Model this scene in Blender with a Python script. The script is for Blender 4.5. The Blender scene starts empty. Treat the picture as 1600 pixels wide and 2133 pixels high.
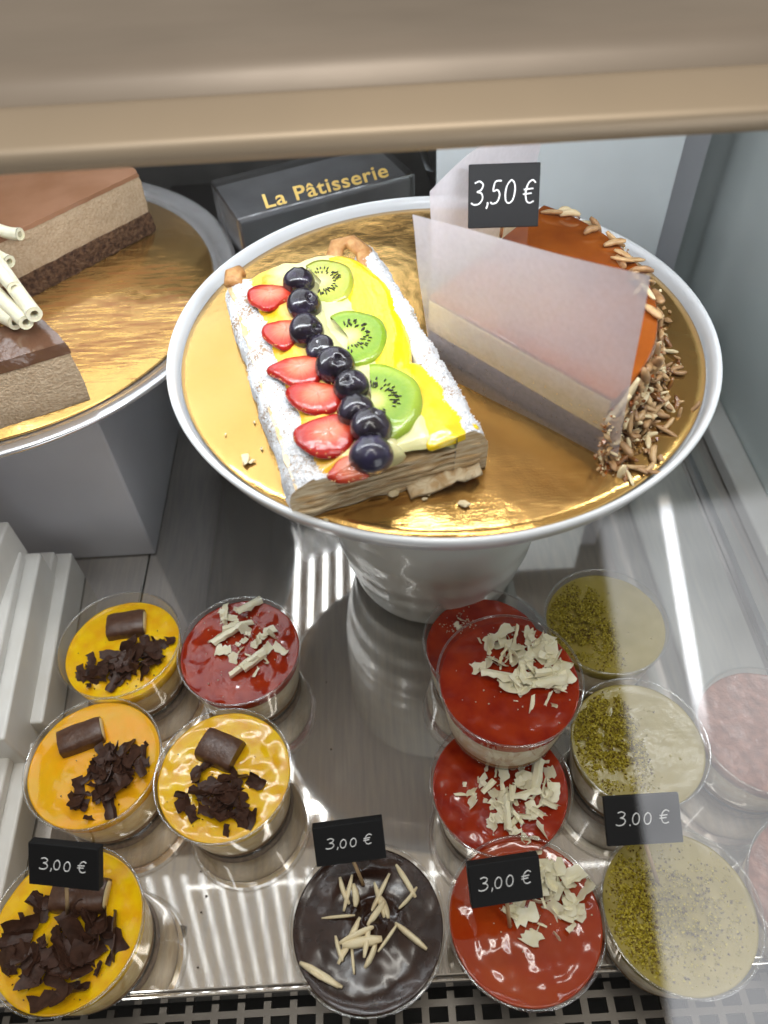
import bpy, math, random
from mathutils import Vector, Matrix, noise
R = math.radians
sc = bpy.context.scene
sc.unit_settings.system = 'METRIC'; sc.unit_settings.scale_length = 0.01      # 1 unit = 1 cm
COL = sc.collection
rnd = random.Random(7)

# ------------------------------------------------------------------ camera
F = 1581.0; CAM = Vector((0, 0, 49))
MR = Matrix.Rotation(R(90-49.7), 3, 'X') @ Matrix.Rotation(R(-3.3), 3, 'Z')
cd = bpy.data.cameras.new('camera'); cam = bpy.data.objects.new('camera', cd); COL.objects.link(cam)
cam.matrix_world = Matrix.Translation(CAM) @ MR.to_4x4()
cd.sensor_fit = 'VERTICAL'; cd.sensor_height = 36; cd.lens = F/2133*36; cd.clip_start = 1; cd.clip_end = 2000
cd.dof.use_dof = True; cd.dof.focus_distance = 44; cd.dof.aperture_fstop = 0.075
sc.camera = cam

def at(px, py, z=0):
    d = MR @ Vector(((px-800)/F, (1066.5-py)/F, -1)); t = (z-CAM.z)/d.z
    return CAM + d*t
def at_y(px, py, y):
    d = MR @ Vector(((px-800)/F, (1066.5-py)/F, -1)); return CAM + d*(y/d.y)
def proj(p):
    q = MR.transposed() @ (Vector(p)-CAM); return (800-F*q.x/q.z, 1066.5+F*q.y/q.z)
def raise_to(p, py):
    z = p.z
    while proj((p.x, p.y, z))[1] > py and z < 48: z += .05
    return Vector((p.x, p.y, z))

# ------------------------------------------------------------------ materials
MAT = {}
def mat(name, col, rough=.5, metal=0, coat=0, sss=0, col2=None, nscale=3, ndetail=4, bump=0, bscale=8, bdist=.05,
        alpha=1, trans=0, spec=.5, lo=.35, hi=.65, stretch=(1,1,1), rough2=None, aniso=0, ior=1.5):
    m = bpy.data.materials.new(name); m.use_nodes = True; nt = m.node_tree; N = nt.nodes; L = nt.links
    b = N['Principled BSDF']
    def s(k, v):
        if k in b.inputs: b.inputs[k].default_value = v
    s('Base Color', (*col, 1)); s('Roughness', rough); s('Metallic', metal); s('Coat Weight', coat); s('Coat Roughness', .04)
    s('Specular IOR Level', spec); s('IOR', ior)
    if sss: s('Subsurface Weight', sss); s('Subsurface Radius', (.5,.3,.15)); s('Subsurface Scale', .4)
    if aniso: s('Anisotropic', aniso)
    if alpha < 1: s('Alpha', alpha)
    if trans: s('Transmission Weight', trans)
    tc = N.new('ShaderNodeTexCoord'); mp = N.new('ShaderNodeMapping'); mp.inputs['Scale'].default_value = stretch
    L.new(tc.outputs['Object'], mp.inputs['Vector'])
    if col2 or rough2 is not None:
        n = N.new('ShaderNodeTexNoise'); n.inputs['Scale'].default_value = nscale; n.inputs['Detail'].default_value = ndetail
        L.new(mp.outputs[0], n.inputs['Vector'])
        mr = N.new('ShaderNodeMapRange'); mr.inputs['From Min'].default_value = lo; mr.inputs['From Max'].default_value = hi
        L.new(n.outputs['Fac'], mr.inputs['Value'])
        if col2:
            mx = N.new('ShaderNodeMix'); mx.data_type = 'RGBA'; mx.inputs[6].default_value = (*col,1); mx.inputs[7].default_value = (*col2,1)
            L.new(mr.outputs[0], mx.inputs[0]); L.new(mx.outputs[2], b.inputs['Base Color'])
        if rough2 is not None:
            r2 = N.new('ShaderNodeMapRange'); r2.inputs['To Min'].default_value = rough; r2.inputs['To Max'].default_value = rough2
            L.new(mr.outputs[0], r2.inputs['Value']); L.new(r2.outputs[0], b.inputs['Roughness'])
    if bump:
        n2 = N.new('ShaderNodeTexNoise'); n2.inputs['Scale'].default_value = bscale; n2.inputs['Detail'].default_value = 5
        L.new(mp.outputs[0], n2.inputs['Vector'])
        bp = N.new('ShaderNodeBump'); bp.inputs['Strength'].default_value = bump; bp.inputs['Distance'].default_value = bdist
        L.new(n2.outputs['Fac'], bp.inputs['Height']); L.new(bp.outputs[0], b.inputs['Normal'])
        if coat: L.new(bp.outputs[0], b.inputs['Coat Normal'])
    MAT[name] = m; return m
def clear_mat(name, tint, base=.04, edge=.5, rough=.03, bump=0, power=3, gl=(1,1,1)):
    m = bpy.data.materials.new(name); m.use_nodes = True; nt = m.node_tree; N = nt.nodes; L = nt.links
    for n in list(N): N.remove(n)
    out = N.new('ShaderNodeOutputMaterial'); mx = N.new('ShaderNodeMixShader'); t = N.new('ShaderNodeBsdfTransparent'); g = N.new('ShaderNodeBsdfGlossy')
    t.inputs[0].default_value = (*tint,1); g.inputs['Roughness'].default_value = rough; g.inputs['Color'].default_value = (*gl,1)
    lw = N.new('ShaderNodeLayerWeight'); lw.inputs[0].default_value = .5
    pw = N.new('ShaderNodeMath'); pw.operation = 'POWER'; pw.inputs[1].default_value = power; L.new(lw.outputs['Facing'], pw.inputs[0])
    ma = N.new('ShaderNodeMath'); ma.operation = 'MULTIPLY_ADD'; ma.inputs[1].default_value = edge; ma.inputs[2].default_value = base
    L.new(pw.outputs[0], ma.inputs[0]); L.new(ma.outputs[0], mx.inputs[0]); L.new(t.outputs[0], mx.inputs[1]); L.new(g.outputs[0], mx.inputs[2])
    if bump:
        tc = N.new('ShaderNodeTexCoord'); n2 = N.new('ShaderNodeTexNoise'); n2.inputs['Scale'].default_value = 1.5; L.new(tc.outputs['Object'], n2.inputs['Vector'])
        bp = N.new('ShaderNodeBump'); bp.inputs['Strength'].default_value = bump; bp.inputs['Distance'].default_value = .5; L.new(n2.outputs['Fac'], bp.inputs['Height']); L.new(bp.outputs[0], g.inputs['Normal'])
    L.new(mx.outputs[0], out.inputs['Surface']); MAT[name] = m; return m
def emis(name, col, s):
    m = bpy.data.materials.new(name); m.use_nodes = True; b = m.node_tree.nodes['Principled BSDF']
    b.inputs['Base Color'].default_value = (*col,1); b.inputs['Emission Color'].default_value = (*col,1); b.inputs['Emission Strength'].default_value = s
    MAT[name] = m; return m

mat('steel', (.72,.67,.61), .03, .86, rough2=.06, nscale=1.2, stretch=(3,.25,1), col2=(.62,.59,.56))
mat('steel_dark', (.33,.33,.33), .3, 1, bump=.1)
mat('grille', (.13,.115,.10), .4, .6, bump=.1)
mat('black_floor', (.012,.011,.010), .6)
mat('back_wall', (.07,.068,.066), .35, .3, col2=(.12,.115,.11), nscale=.15)
mat('taupe', (.31,.255,.20), .38, .3, rough2=.5, col2=(.23,.19,.148), nscale=.09, stretch=(.5,1,1), bump=.05, bscale=3)  # top cover: stretched colour noise stands in for blurry reflections
mat('lip_tan', (.47,.37,.255), .42, .3, col2=(.37,.295,.21), nscale=.05, stretch=(1,.3,1))
mat('under', (.62,.54,.46), .6)
mat('white_panel', (.88,.93,.96), .35, col2=(.78,.82,.85), nscale=.1)
mat('white_plastic', (.74,.73,.70), .35, col2=(.68,.66,.62), nscale=.3, bump=.05)
mat('pedestal', (.68,.68,.73), .4, col2=(.60,.60,.65), nscale=.12)
mat('teal_wall', (.74,.80,.79), .25, 0, col2=(.54,.63,.62), nscale=.05, stretch=(1,.5,1))
mat('ceramic', (.80,.84,.82), .3, coat=.3, sss=.0)
mat('rim_white', (.78,.80,.83), .22, coat=.2)
mat('rim_silver', (.70,.69,.70), .22, .8)
mat('almond', (.60,.40,.20), .4, col2=(.42,.24,.10), nscale=2.5, bump=.2, bscale=12)
mat('almond_pale', (.78,.66,.42), .4, col2=(.70,.54,.30), nscale=2, bump=.15, bscale=12)
mat('almond_ivory', (.84,.74,.50), .4, col2=(.78,.64,.40), nscale=2, bump=.15, bscale=12)
mat('almond_brown', (.46,.27,.12), .4, col2=(.27,.14,.06), nscale=3, bump=.3, bscale=12)
mat('choc_dark', (.036,.014,.008), .42, col2=(.065,.028,.017), nscale=4, bump=.3, bscale=10, spec=.28)
mat('choc_bar', (.075,.032,.018), .30, col2=(.11,.052,.030), nscale=3, bump=.35, bscale=5, bdist=.08)
mat('choc_white', (.86,.79,.55), .38, sss=.1, col2=(.90,.85,.66), nscale=2, bump=.15, bscale=10)
mat('ganache', (.020,.007,.004), .16, coat=.15, spec=.4, col2=(.035,.014,.008), nscale=1)
mat('jelly_yellow', (.92,.58,.004), .16, coat=.3, spec=.35, sss=.12, col2=(.84,.42,.004), nscale=1.1, bump=.06, bscale=4)
mat('jelly_orange', (.90,.40,.004), .16, coat=.25, spec=.35, sss=.12, col2=(.80,.43,.008), nscale=.6)
mat('jelly_red', (.27,.011,.001), .10, coat=.5, spec=.4, sss=.15, col2=(.38,.030,.002), nscale=.9, bump=.06, bscale=4)
mat('jelly_redorange', (.34,.028,.003), .10, coat=.5, spec=.4, sss=.15, col2=(.38,.05,.005), nscale=.4)
mat('cream_white', (.70,.62,.48), .5, sss=.2, col2=(.60,.48,.32), nscale=1.8, bump=.1)
mat('cream_yellow', (.72,.52,.22), .5, sss=.2, col2=(.62,.40,.14), nscale=1.5, bump=.1)
mat('cream_pist', (.36,.28,.05), .35, coat=.3, sss=.1, col2=(.30,.23,.02), nscale=.8, bump=.3, bscale=4)
mat('cream_pink', (.36,.16,.11), .3, coat=.3, sss=.05, col2=(.20,.075,.045), nscale=1.6, bump=.6, bscale=3.5, bdist=.12)
mat('biscuit', (.23,.11,.045), .7, col2=(.40,.24,.11), nscale=4, bump=.5, bscale=10)
mat('pist_a', (.36,.28,.008), .6); mat('pist_b', (.15,.09,.006), .6); mat('pist_c', (.52,.42,.05), .6)
mat('tag_black', (.010,.010,.011), .6, bump=.1, spec=.2)
mat('chalk', (.78,.78,.78), .6)
mat('wood', (.50,.34,.18), .6)
mat('gold_text', (.80,.55,.16), .35, .4)
mat('mousse', (.52,.36,.22), .6, col2=(.64,.48,.32), nscale=5, ndetail=8, bump=.7, bscale=7, bdist=.2)
mat('sponge', (.07,.028,.014), .85, col2=(.23,.12,.06), nscale=3, ndetail=8, bump=1, bscale=5, bdist=.5)
mat('glaze_brown', (.36,.18,.10), .14, coat=.5, col2=(.30,.14,.07), nscale=.3)
mat('glaze_choc', (.17,.085,.05), .10, coat=.7, col2=(.13,.06,.035), nscale=.4, bump=.3, bscale=.7, bdist=.4)
mat('caramel', (.34,.085,.008), .10, coat=.4, sss=.08, col2=(.25,.055,.006), nscale=.4)
mat('caramel_side', (.16,.055,.015), .2, coat=.5, col2=(.28,.11,.02), nscale=1, bump=.5, bscale=3, bdist=.2)
mat('mousse_yellow', (.74,.50,.16), .45, sss=.15, col2=(.80,.60,.26), nscale=1, bump=.1)
mat('cake_dark', (.07,.045,.035), .8, col2=(.16,.11,.09), nscale=4, bump=.6)
mat('pastry', (.60,.40,.20), .6, col2=(.82,.68,.46), nscale=1.1, bump=.8, bscale=1.6, bdist=.25, stretch=(.7,.7,5.5), lo=.4, hi=.58)
mat('pastry_brown', (.42,.18,.05), .4, col2=(.55,.30,.11), nscale=2.5, bump=.6, bscale=5, bdist=.1)
mat('peach', (.84,.63,.006), .12, coat=.4, sss=.12, col2=(.86,.54,.010), nscale=.7, bump=.25, bscale=2.2, bdist=.1)
mat('blueberry', (.008,.005,.010), .2, coat=.45, col2=(.034,.026,.055), nscale=1.3, lo=.45, hi=.75, bump=.2, bscale=4)
mat('blueberry_soft', (.030,.026,.07), .28, coat=.5, col2=(.012,.009,.02), nscale=1.5)
mat('seed', (.015,.010,.006), .4)
mat('straw_seed', (.60,.32,.08), .4)
mat('grey_card', (.26,.26,.27), .45, col2=(.15,.15,.155), nscale=.25)
mat('black_card', (.010,.009,.009), .5, spec=.25)
clear_mat('clear_cup', (.965,.965,.955), .03, .28, .03)
clear_mat('clear_rim', (.86,.86,.85), .10, .55, .06, power=1.6)
clear_mat('pane', (.97,.98,.975), .085, .6, .0, power=4)
clear_mat('clear_box', (.62,.62,.63), .16, .4, .15)
clear_mat('crumple', (.80,.85,.84), .22, .6, .05)
emis('led_cool', (.86,.93,1), 6.5); emis('led_warm', (1,.80,.55), 26)

# sugar-dusted crust: brown pastry under a white powder that thins out
def sugar():
    m = mat('sugar', (.78,.79,.82), .9, sss=0); nt = m.node_tree; N = nt.nodes; L = nt.links; b = N['Principled BSDF']
    tc = N.new('ShaderNodeTexCoord'); n1 = N.new('ShaderNodeTexNoise'); n1.inputs['Scale'].default_value = 6; n1.inputs['Detail'].default_value = 8; n1.inputs['Roughness'].default_value = .75
    n2 = N.new('ShaderNodeTexNoise'); n2.inputs['Scale'].default_value = .55; n2.inputs['Detail'].default_value = 2
    for n in (n1, n2): L.new(tc.outputs['Object'], n.inputs['Vector'])
    a = N.new('ShaderNodeMath'); a.operation = 'MULTIPLY_ADD'; a.inputs[1].default_value = .55; L.new(n2.outputs['Fac'], a.inputs[0]); L.new(n1.outputs['Fac'], a.inputs[2])
    r = N.new('ShaderNodeMapRange'); r.inputs['From Min'].default_value = .66; r.inputs['From Max'].default_value = .76; L.new(a.outputs[0], r.inputs['Value'])
    mx = N.new('ShaderNodeMix'); mx.data_type = 'RGBA'; mx.inputs[6].default_value = (.40,.25,.13,1); mx.inputs[7].default_value = (.80,.81,.84,1)
    L.new(r.outputs[0], mx.inputs[0]); L.new(mx.outputs[2], b.inputs['Base Color'])
    bp = N.new('ShaderNodeBump'); bp.inputs['Strength'].default_value = .9; bp.inputs['Distance'].default_value = .12; L.new(n1.outputs['Fac'], bp.inputs['Height']); L.new(bp.outputs[0], b.inputs['Normal'])
sugar()
def gold(name, smear=None):
    m = mat(name, (.76,.42,.11), .2, .92); nt = m.node_tree; N = nt.nodes; L = nt.links; b = N['Principled BSDF']
    tc = N.new('ShaderNodeTexCoord')
    n1 = N.new('ShaderNodeTexNoise'); n1.inputs['Scale'].default_value = .22; n1.inputs['Detail'].default_value = 3; L.new(tc.outputs['Object'], n1.inputs['Vector'])
    n2 = N.new('ShaderNodeTexNoise'); n2.inputs['Scale'].default_value = 9; n2.inputs['Detail'].default_value = 4; L.new(tc.outputs['Object'], n2.inputs['Vector'])
    mpS = N.new('ShaderNodeMapping'); mpS.inputs['Scale'].default_value = (1,8,1); mpS.inputs['Rotation'].default_value = (0,0,.6); L.new(tc.outputs['Object'], mpS.inputs[0])
    n3 = N.new('ShaderNodeTexNoise'); n3.inputs['Scale'].default_value = 1.2; n3.inputs['Detail'].default_value = 6; L.new(mpS.outputs[0], n3.inputs['Vector'])
    rr = N.new('ShaderNodeMapRange'); rr.inputs['From Min'].default_value = .35; rr.inputs['From Max'].default_value = .7; rr.inputs['To Min'].default_value = .12; rr.inputs['To Max'].default_value = .2; L.new(n3.outputs['Fac'], rr.inputs['Value']); L.new(rr.outputs[0], b.inputs['Roughness'])
    ad = N.new('ShaderNodeMath'); ad.operation = 'MULTIPLY_ADD'; ad.inputs[1].default_value = .035; L.new(n2.outputs['Fac'], ad.inputs[0]); L.new(n1.outputs['Fac'], ad.inputs[2])
    ad2 = N.new('ShaderNodeMath'); ad2.operation = 'MULTIPLY_ADD'; ad2.inputs[1].default_value = .025; L.new(n3.outputs['Fac'], ad2.inputs[0]); L.new(ad.outputs[0], ad2.inputs[2])
    bp = N.new('ShaderNodeBump'); bp.inputs['Strength'].default_value = .4; bp.inputs['Distance'].default_value = .6; L.new(ad2.outputs[0], bp.inputs['Height']); L.new(bp.outputs[0], b.inputs['Normal'])
    mx = N.new('ShaderNodeMix'); mx.data_type = 'RGBA'; mx.inputs[6].default_value = (.70,.37,.09,1); mx.inputs[7].default_value = (.78,.52,.19,1); L.new(n1.outputs['Fac'], mx.inputs[0]); L.new(mx.outputs[2], b.inputs['Base Color'])
    if smear:      # cream and crumb residue wiped across the board
        sep = N.new('ShaderNodeVectorMath'); sep.operation = 'DISTANCE'; sep.inputs[1].default_value = smear; L.new(tc.outputs['Object'], sep.inputs[0])
        n4 = N.new('ShaderNodeTexNoise'); n4.inputs['Scale'].default_value = .5; n4.inputs['Detail'].default_value = 7; L.new(mpS.outputs[0], n4.inputs['Vector'])
        s1 = N.new('ShaderNodeMath'); s1.operation = 'MULTIPLY_ADD'; s1.inputs[1].default_value = -9; L.new(n4.outputs['Fac'], s1.inputs[0]); L.new(sep.outputs['Value'], s1.inputs[2])
        r4 = N.new('ShaderNodeMapRange'); r4.inputs['From Min'].default_value = 3.4; r4.inputs['From Max'].default_value = 0; r4.inputs['To Max'].default_value = 1; L.new(s1.outputs[0], r4.inputs['Value'])
        st = N.new('ShaderNodeMapRange'); st.inputs['From Min'].default_value = .35; st.inputs['From Max'].default_value = .62; st.inputs['To Min'].default_value = .15; L.new(n4.outputs['Fac'], st.inputs['Value']); r5 = N.new('ShaderNodeMath'); r5.operation = 'MULTIPLY'; L.new(r4.outputs[0], r5.inputs[0]); L.new(st.outputs[0], r5.inputs[1])
        mx2 = N.new('ShaderNodeMix'); mx2.data_type = 'RGBA'; mx2.inputs[7].default_value = (.36,.15,.045,1); L.new(mx.outputs[2], mx2.inputs[6]); L.new(r5.outputs[0], mx2.inputs[0]); L.new(mx2.outputs[2], b.inputs['Base Color'])
        mt = N.new('ShaderNodeMapRange'); mt.inputs['To Min'].default_value = .92; mt.inputs['To Max'].default_value = .25; L.new(r5.outputs[0], mt.inputs['Value']); L.new(mt.outputs[0], b.inputs['Metallic'])
gold('gold'); gold('gold_smeared', (9.5,-2.5,0))
def custard():
    m = mat('custard', (.8,.72,.42), .25, coat=.4, sss=.2, bump=.3, bscale=2, bdist=.1); nt = m.node_tree; N = nt.nodes; L = nt.links; b = N['Principled BSDF']
    tc = N.new('ShaderNodeTexCoord'); sx = N.new('ShaderNodeSeparateXYZ'); L.new(tc.outputs['Object'], sx.inputs[0])
    n = N.new('ShaderNodeTexNoise'); n.inputs['Scale'].default_value = .8; L.new(tc.outputs['Object'], n.inputs['Vector'])
    a = N.new('ShaderNodeMath'); a.operation = 'MULTIPLY_ADD'; a.inputs[1].default_value = 1.6; L.new(n.outputs['Fac'], a.inputs[0]); L.new(sx.outputs[0], a.inputs[2])
    r = N.new('ShaderNodeMapRange'); r.inputs['From Min'].default_value = 2.9; r.inputs['From Max'].default_value = 4.1; L.new(a.outputs[0], r.inputs['Value'])
    mx = N.new('ShaderNodeMix'); mx.data_type = 'RGBA'; mx.inputs[6].default_value = (.84,.46,.015,1); mx.inputs[7].default_value = (.70,.66,.33,1)
    L.new(r.outputs[0], mx.inputs[0]); L.new(mx.outputs[2], b.inputs['Base Color'])
custard()
mat('sugar_grain', (.86,.87,.90), .7)
def radial(name, stops, coat=.8, center=(0,0)):      # colour by distance from the fruit slice's own core
    m = mat(name, (1,1,1), .16, coat=coat, sss=.12, bump=.4, bscale=2.6, bdist=.12); nt = m.node_tree; N = nt.nodes; L = nt.links; b = N['Principled BSDF']
    tc = N.new('ShaderNodeTexCoord'); sx = N.new('ShaderNodeSeparateXYZ'); L.new(tc.outputs['Object'], sx.inputs[0])
    at2 = N.new('ShaderNodeMath'); at2.operation = 'ARCTAN2'; L.new(sx.outputs[1], at2.inputs[0]); L.new(sx.outputs[0], at2.inputs[1])
    cb = N.new('ShaderNodeCombineXYZ'); L.new(sx.outputs[0], cb.inputs[0]); L.new(sx.outputs[1], cb.inputs[1])
    ln = N.new('ShaderNodeVectorMath'); ln.operation = 'LENGTH'; L.new(cb.outputs[0], ln.inputs[0])
    n = N.new('ShaderNodeTexNoise'); n.inputs['Scale'].default_value = 2.5; n.noise_dimensions = '3D'
    c2 = N.new('ShaderNodeCombineXYZ'); m3 = N.new('ShaderNodeMath'); m3.operation = 'MULTIPLY'; m3.inputs[1].default_value = 4; L.new(at2.outputs[0], m3.inputs[0]); L.new(m3.outputs[0], c2.inputs[0]); L.new(c2.outputs[0], n.inputs['Vector'])
    a = N.new('ShaderNodeMath'); a.operation = 'MULTIPLY_ADD'; a.inputs[1].default_value = .5; L.new(n.outputs['Fac'], a.inputs[0]); L.new(ln.outputs['Value'], a.inputs[2])
    dv = N.new('ShaderNodeMath'); dv.operation = 'DIVIDE'; dv.inputs[1].default_value = 2.5; L.new(a.outputs[0], dv.inputs[0])
    cr = N.new('ShaderNodeValToRGB'); e = cr.color_ramp.elements; e[0].position = stops[0][0]; e[0].color = (*stops[0][1],1); e[1].position = stops[-1][0]; e[1].color = (*stops[-1][1],1)
    for p, c in stops[1:-1]: q = e.new(p); q.color = (*c,1)
    L.new(dv.outputs[0], cr.inputs[0]); L.new(cr.outputs[0], b.inputs['Base Color'])
radial('kiwi', [(.12,(.62,.60,.27)),(.30,(.50,.52,.13)),(.42,(.27,.38,.025)),(.75,(.18,.32,.012)),(.95,(.30,.42,.03))], .4)
radial('kiwi_pale', [(.12,(.66,.62,.28)),(.30,(.56,.54,.14)),(.45,(.44,.46,.05)),(.75,(.36,.40,.03)),(.95,(.5,.5,.08))])
radial('strawberry', [(.10,(.66,.25,.16)),(.30,(.62,.16,.08)),(.44,(.52,.05,.02)),(.58,(.42,.010,.005)),(.9,(.33,.005,.003))], .4)
def parchment():
    m = bpy.data.materials.new('parchment'); m.use_nodes = True; nt = m.node_tree; N = nt.nodes; L = nt.links
    for n in list(N): N.remove(n)
    out = N.new('ShaderNodeOutputMaterial'); mx = N.new('ShaderNodeMixShader'); t = N.new('ShaderNodeBsdfTransparent'); d = N.new('ShaderNodeBsdfDiffuse'); tr = N.new('ShaderNodeBsdfTranslucent'); m2 = N.new('ShaderNodeMixShader'); g = N.new('ShaderNodeBsdfGlossy'); m3 = N.new('ShaderNodeMixShader')
    d.inputs[0].default_value = (.72,.68,.73,1); tr.inputs[0].default_value = (.70,.66,.70,1); t.inputs[0].default_value = (.95,.93,.93,1); g.inputs['Roughness'].default_value = .35
    tc = N.new('ShaderNodeTexCoord'); n = N.new('ShaderNodeTexNoise'); n.inputs['Scale'].default_value = 4; n.inputs['Detail'].default_value = 6; L.new(tc.outputs['Object'], n.inputs['Vector'])
    r = N.new('ShaderNodeMapRange'); r.inputs['To Min'].default_value = .37; r.inputs['To Max'].default_value = .56; L.new(n.outputs['Fac'], r.inputs['Value'])
    sz = N.new('ShaderNodeSeparateXYZ'); L.new(tc.outputs['Object'], sz.inputs[0]); rz = N.new('ShaderNodeMapRange'); rz.inputs['From Min'].default_value = 2.6; rz.inputs['From Max'].default_value = 5.5; rz.inputs['To Min'].default_value = -.13; rz.inputs['To Max'].default_value = .30; L.new(sz.outputs[2], rz.inputs['Value'])
    ax = N.new('ShaderNodeMath'); ax.operation = 'ADD'; L.new(r.outputs[0], ax.inputs[0]); L.new(rz.outputs[0], ax.inputs[1]); L.new(ax.outputs[0], mx.inputs[0])
    m2.inputs[0].default_value = .45; L.new(d.outputs[0], m2.inputs[1]); L.new(tr.outputs[0], m2.inputs[2]); m3.inputs[0].default_value = .08; L.new(m2.outputs[0], m3.inputs[1]); L.new(g.outputs[0], m3.inputs[2])
    L.new(t.outputs[0], mx.inputs[1]); L.new(m3.outputs[0], mx.inputs[2]); L.new(mx.outputs[0], out.inputs['Surface']); MAT['parchment'] = m
parchment()

# ------------------------------------------------------------------ object helpers
def tag(o, label=None, cat=None, group=None, kind=None):
    if label: o['label'] = label
    if cat: o['category'] = cat
    if group: o['group'] = group
    if kind: o['kind'] = kind
    return o
def link(name, me, parent=None, loc=None, rot=None, scale=None):
    o = bpy.data.objects.new(name, me); COL.objects.link(o); o.parent = parent
    if loc is not None: o.location = loc
    if rot is not None: o.rotation_euler = rot
    if scale is not None: o.scale = scale
    return o
def mesh(name, vs, fs, mats, smooth=True, mi=None):
    me = bpy.data.meshes.new(name); me.from_pydata([tuple(v) for v in vs], [], fs); me.validate(); me.update()
    if isinstance(mats, str): mats = [mats]
    for m in mats: me.materials.append(MAT[m])
    me.polygons.foreach_set('use_smooth', [smooth]*len(me.polygons))
    if mi and len(mi) == len(me.polygons): me.polygons.foreach_set('material_index', mi)
    return me
def empty(name, loc, label, cat, group=None, rz=0):
    o = bpy.data.objects.new(name, None); COL.objects.link(o); o.location = loc; o.rotation_euler = (0,0,rz); o.empty_display_size = 1
    return tag(o, label, cat, group)
def bev(o, w=.1, s=2, ang=40):
    m = o.modifiers.new('b', 'BEVEL'); m.width = w; m.segments = s; m.limit_method = 'ANGLE'; m.angle_limit = R(ang); return o
def smooth_ang(me, ang=35):
    try: me.set_sharp_from_angle(angle=R(ang))
    except Exception: pass
def box_vf(x0,x1,y0,y1,z0,z1):
    v = [(x0,y0,z0),(x1,y0,z0),(x1,y1,z0),(x0,y1,z0),(x0,y0,z1),(x1,y0,z1),(x1,y1,z1),(x0,y1,z1)]
    return v, [(0,3,2,1),(4,5,6,7),(0,1,5,4),(1,2,6,5),(2,3,7,6),(3,0,4,7)]
def box(name, x0,x1,y0,y1,z0,z1, m, parent=None, b=0):
    v, f = box_vf(x0,x1,y0,y1,z0,z1); o = link(name, mesh(name, v, f, m, False), parent)
    if b: bev(o, b)
    return o
class MB:
    def __init__(s): s.v = []; s.f = []; s.mi = []
    def add(s, vf, M=None, mi=0):
        v, f = vf; n = len(s.v)
        s.v += [(M @ Vector(p)) if M is not None else Vector(p) for p in v]; s.f += [tuple(i+n for i in q) for q in f]; s.mi += [mi]*len(f); return s
    def build(s, name, mats, parent=None, smooth=True): return link(name, mesh(name, s.v, s.f, mats, smooth, s.mi), parent)
def lathe(prof, seg=64, fn=None, cap0=False, cap1=False):
    v = []; f = []
    for i, (r, z) in enumerate(prof):
        for k in range(seg):
            a = 2*math.pi*k/seg; rr = r + (fn(r, z, a) if fn else 0); v.append((rr*math.cos(a), rr*math.sin(a), z))
    for i in range(len(prof)-1):
        for k in range(seg):
            a, b = i*seg+k, i*seg+(k+1)%seg; f.append((a, b, b+seg, a+seg))
    if cap0: f.append(tuple(range(seg))[::-1])
    if cap1: f.append(tuple(range((len(prof)-1)*seg, len(prof)*seg)))
    return v, f
def torus(R0, r, z=0, seg=80, n=8): 
    return lathe([(R0+r*math.cos(2*math.pi*i/n), z+r*math.sin(2*math.pi*i/n)) for i in range(n+1)], seg)
def prism(poly, z0, z1):
    n = len(poly); v = [(p[0],p[1],z0) for p in poly]+[(p[0],p[1],z1) for p in poly]
    f = [tuple(range(n))[::-1], tuple(range(n, 2*n))]+[(i,(i+1)%n,(i+1)%n+n,i+n) for i in range(n)]
    return v, f
def tube(pts, r, n=8, cap=True, flat=1, taper=None):
    pts = [Vector(p) for p in pts]; v = []; f = []
    for i, p in enumerate(pts):
        t = (pts[min(i+1,len(pts)-1)]-pts[max(i-1,0)]).normalized(); up = Vector((0,0,1)) if abs(t.z) < .9 else Vector((0,1,0))
        a = t.cross(up).normalized(); b = a.cross(t); q = r*(taper(i/(len(pts)-1)) if taper else 1)
        for k in range(n):
            c = 2*math.pi*k/n; v.append(p+a*math.cos(c)*q+b*math.sin(c)*q*flat)
    for i in range(len(pts)-1):
        for k in range(n): f.append((i*n+k, i*n+(k+1)%n, (i+1)*n+(k+1)%n, (i+1)*n+k))
    if cap: f += [tuple(range(n))[::-1], tuple(range((len(pts)-1)*n, len(pts)*n))]
    return v, f
def nz(x, y, z=0): return noise.noise(Vector((x, y, z)))

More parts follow.
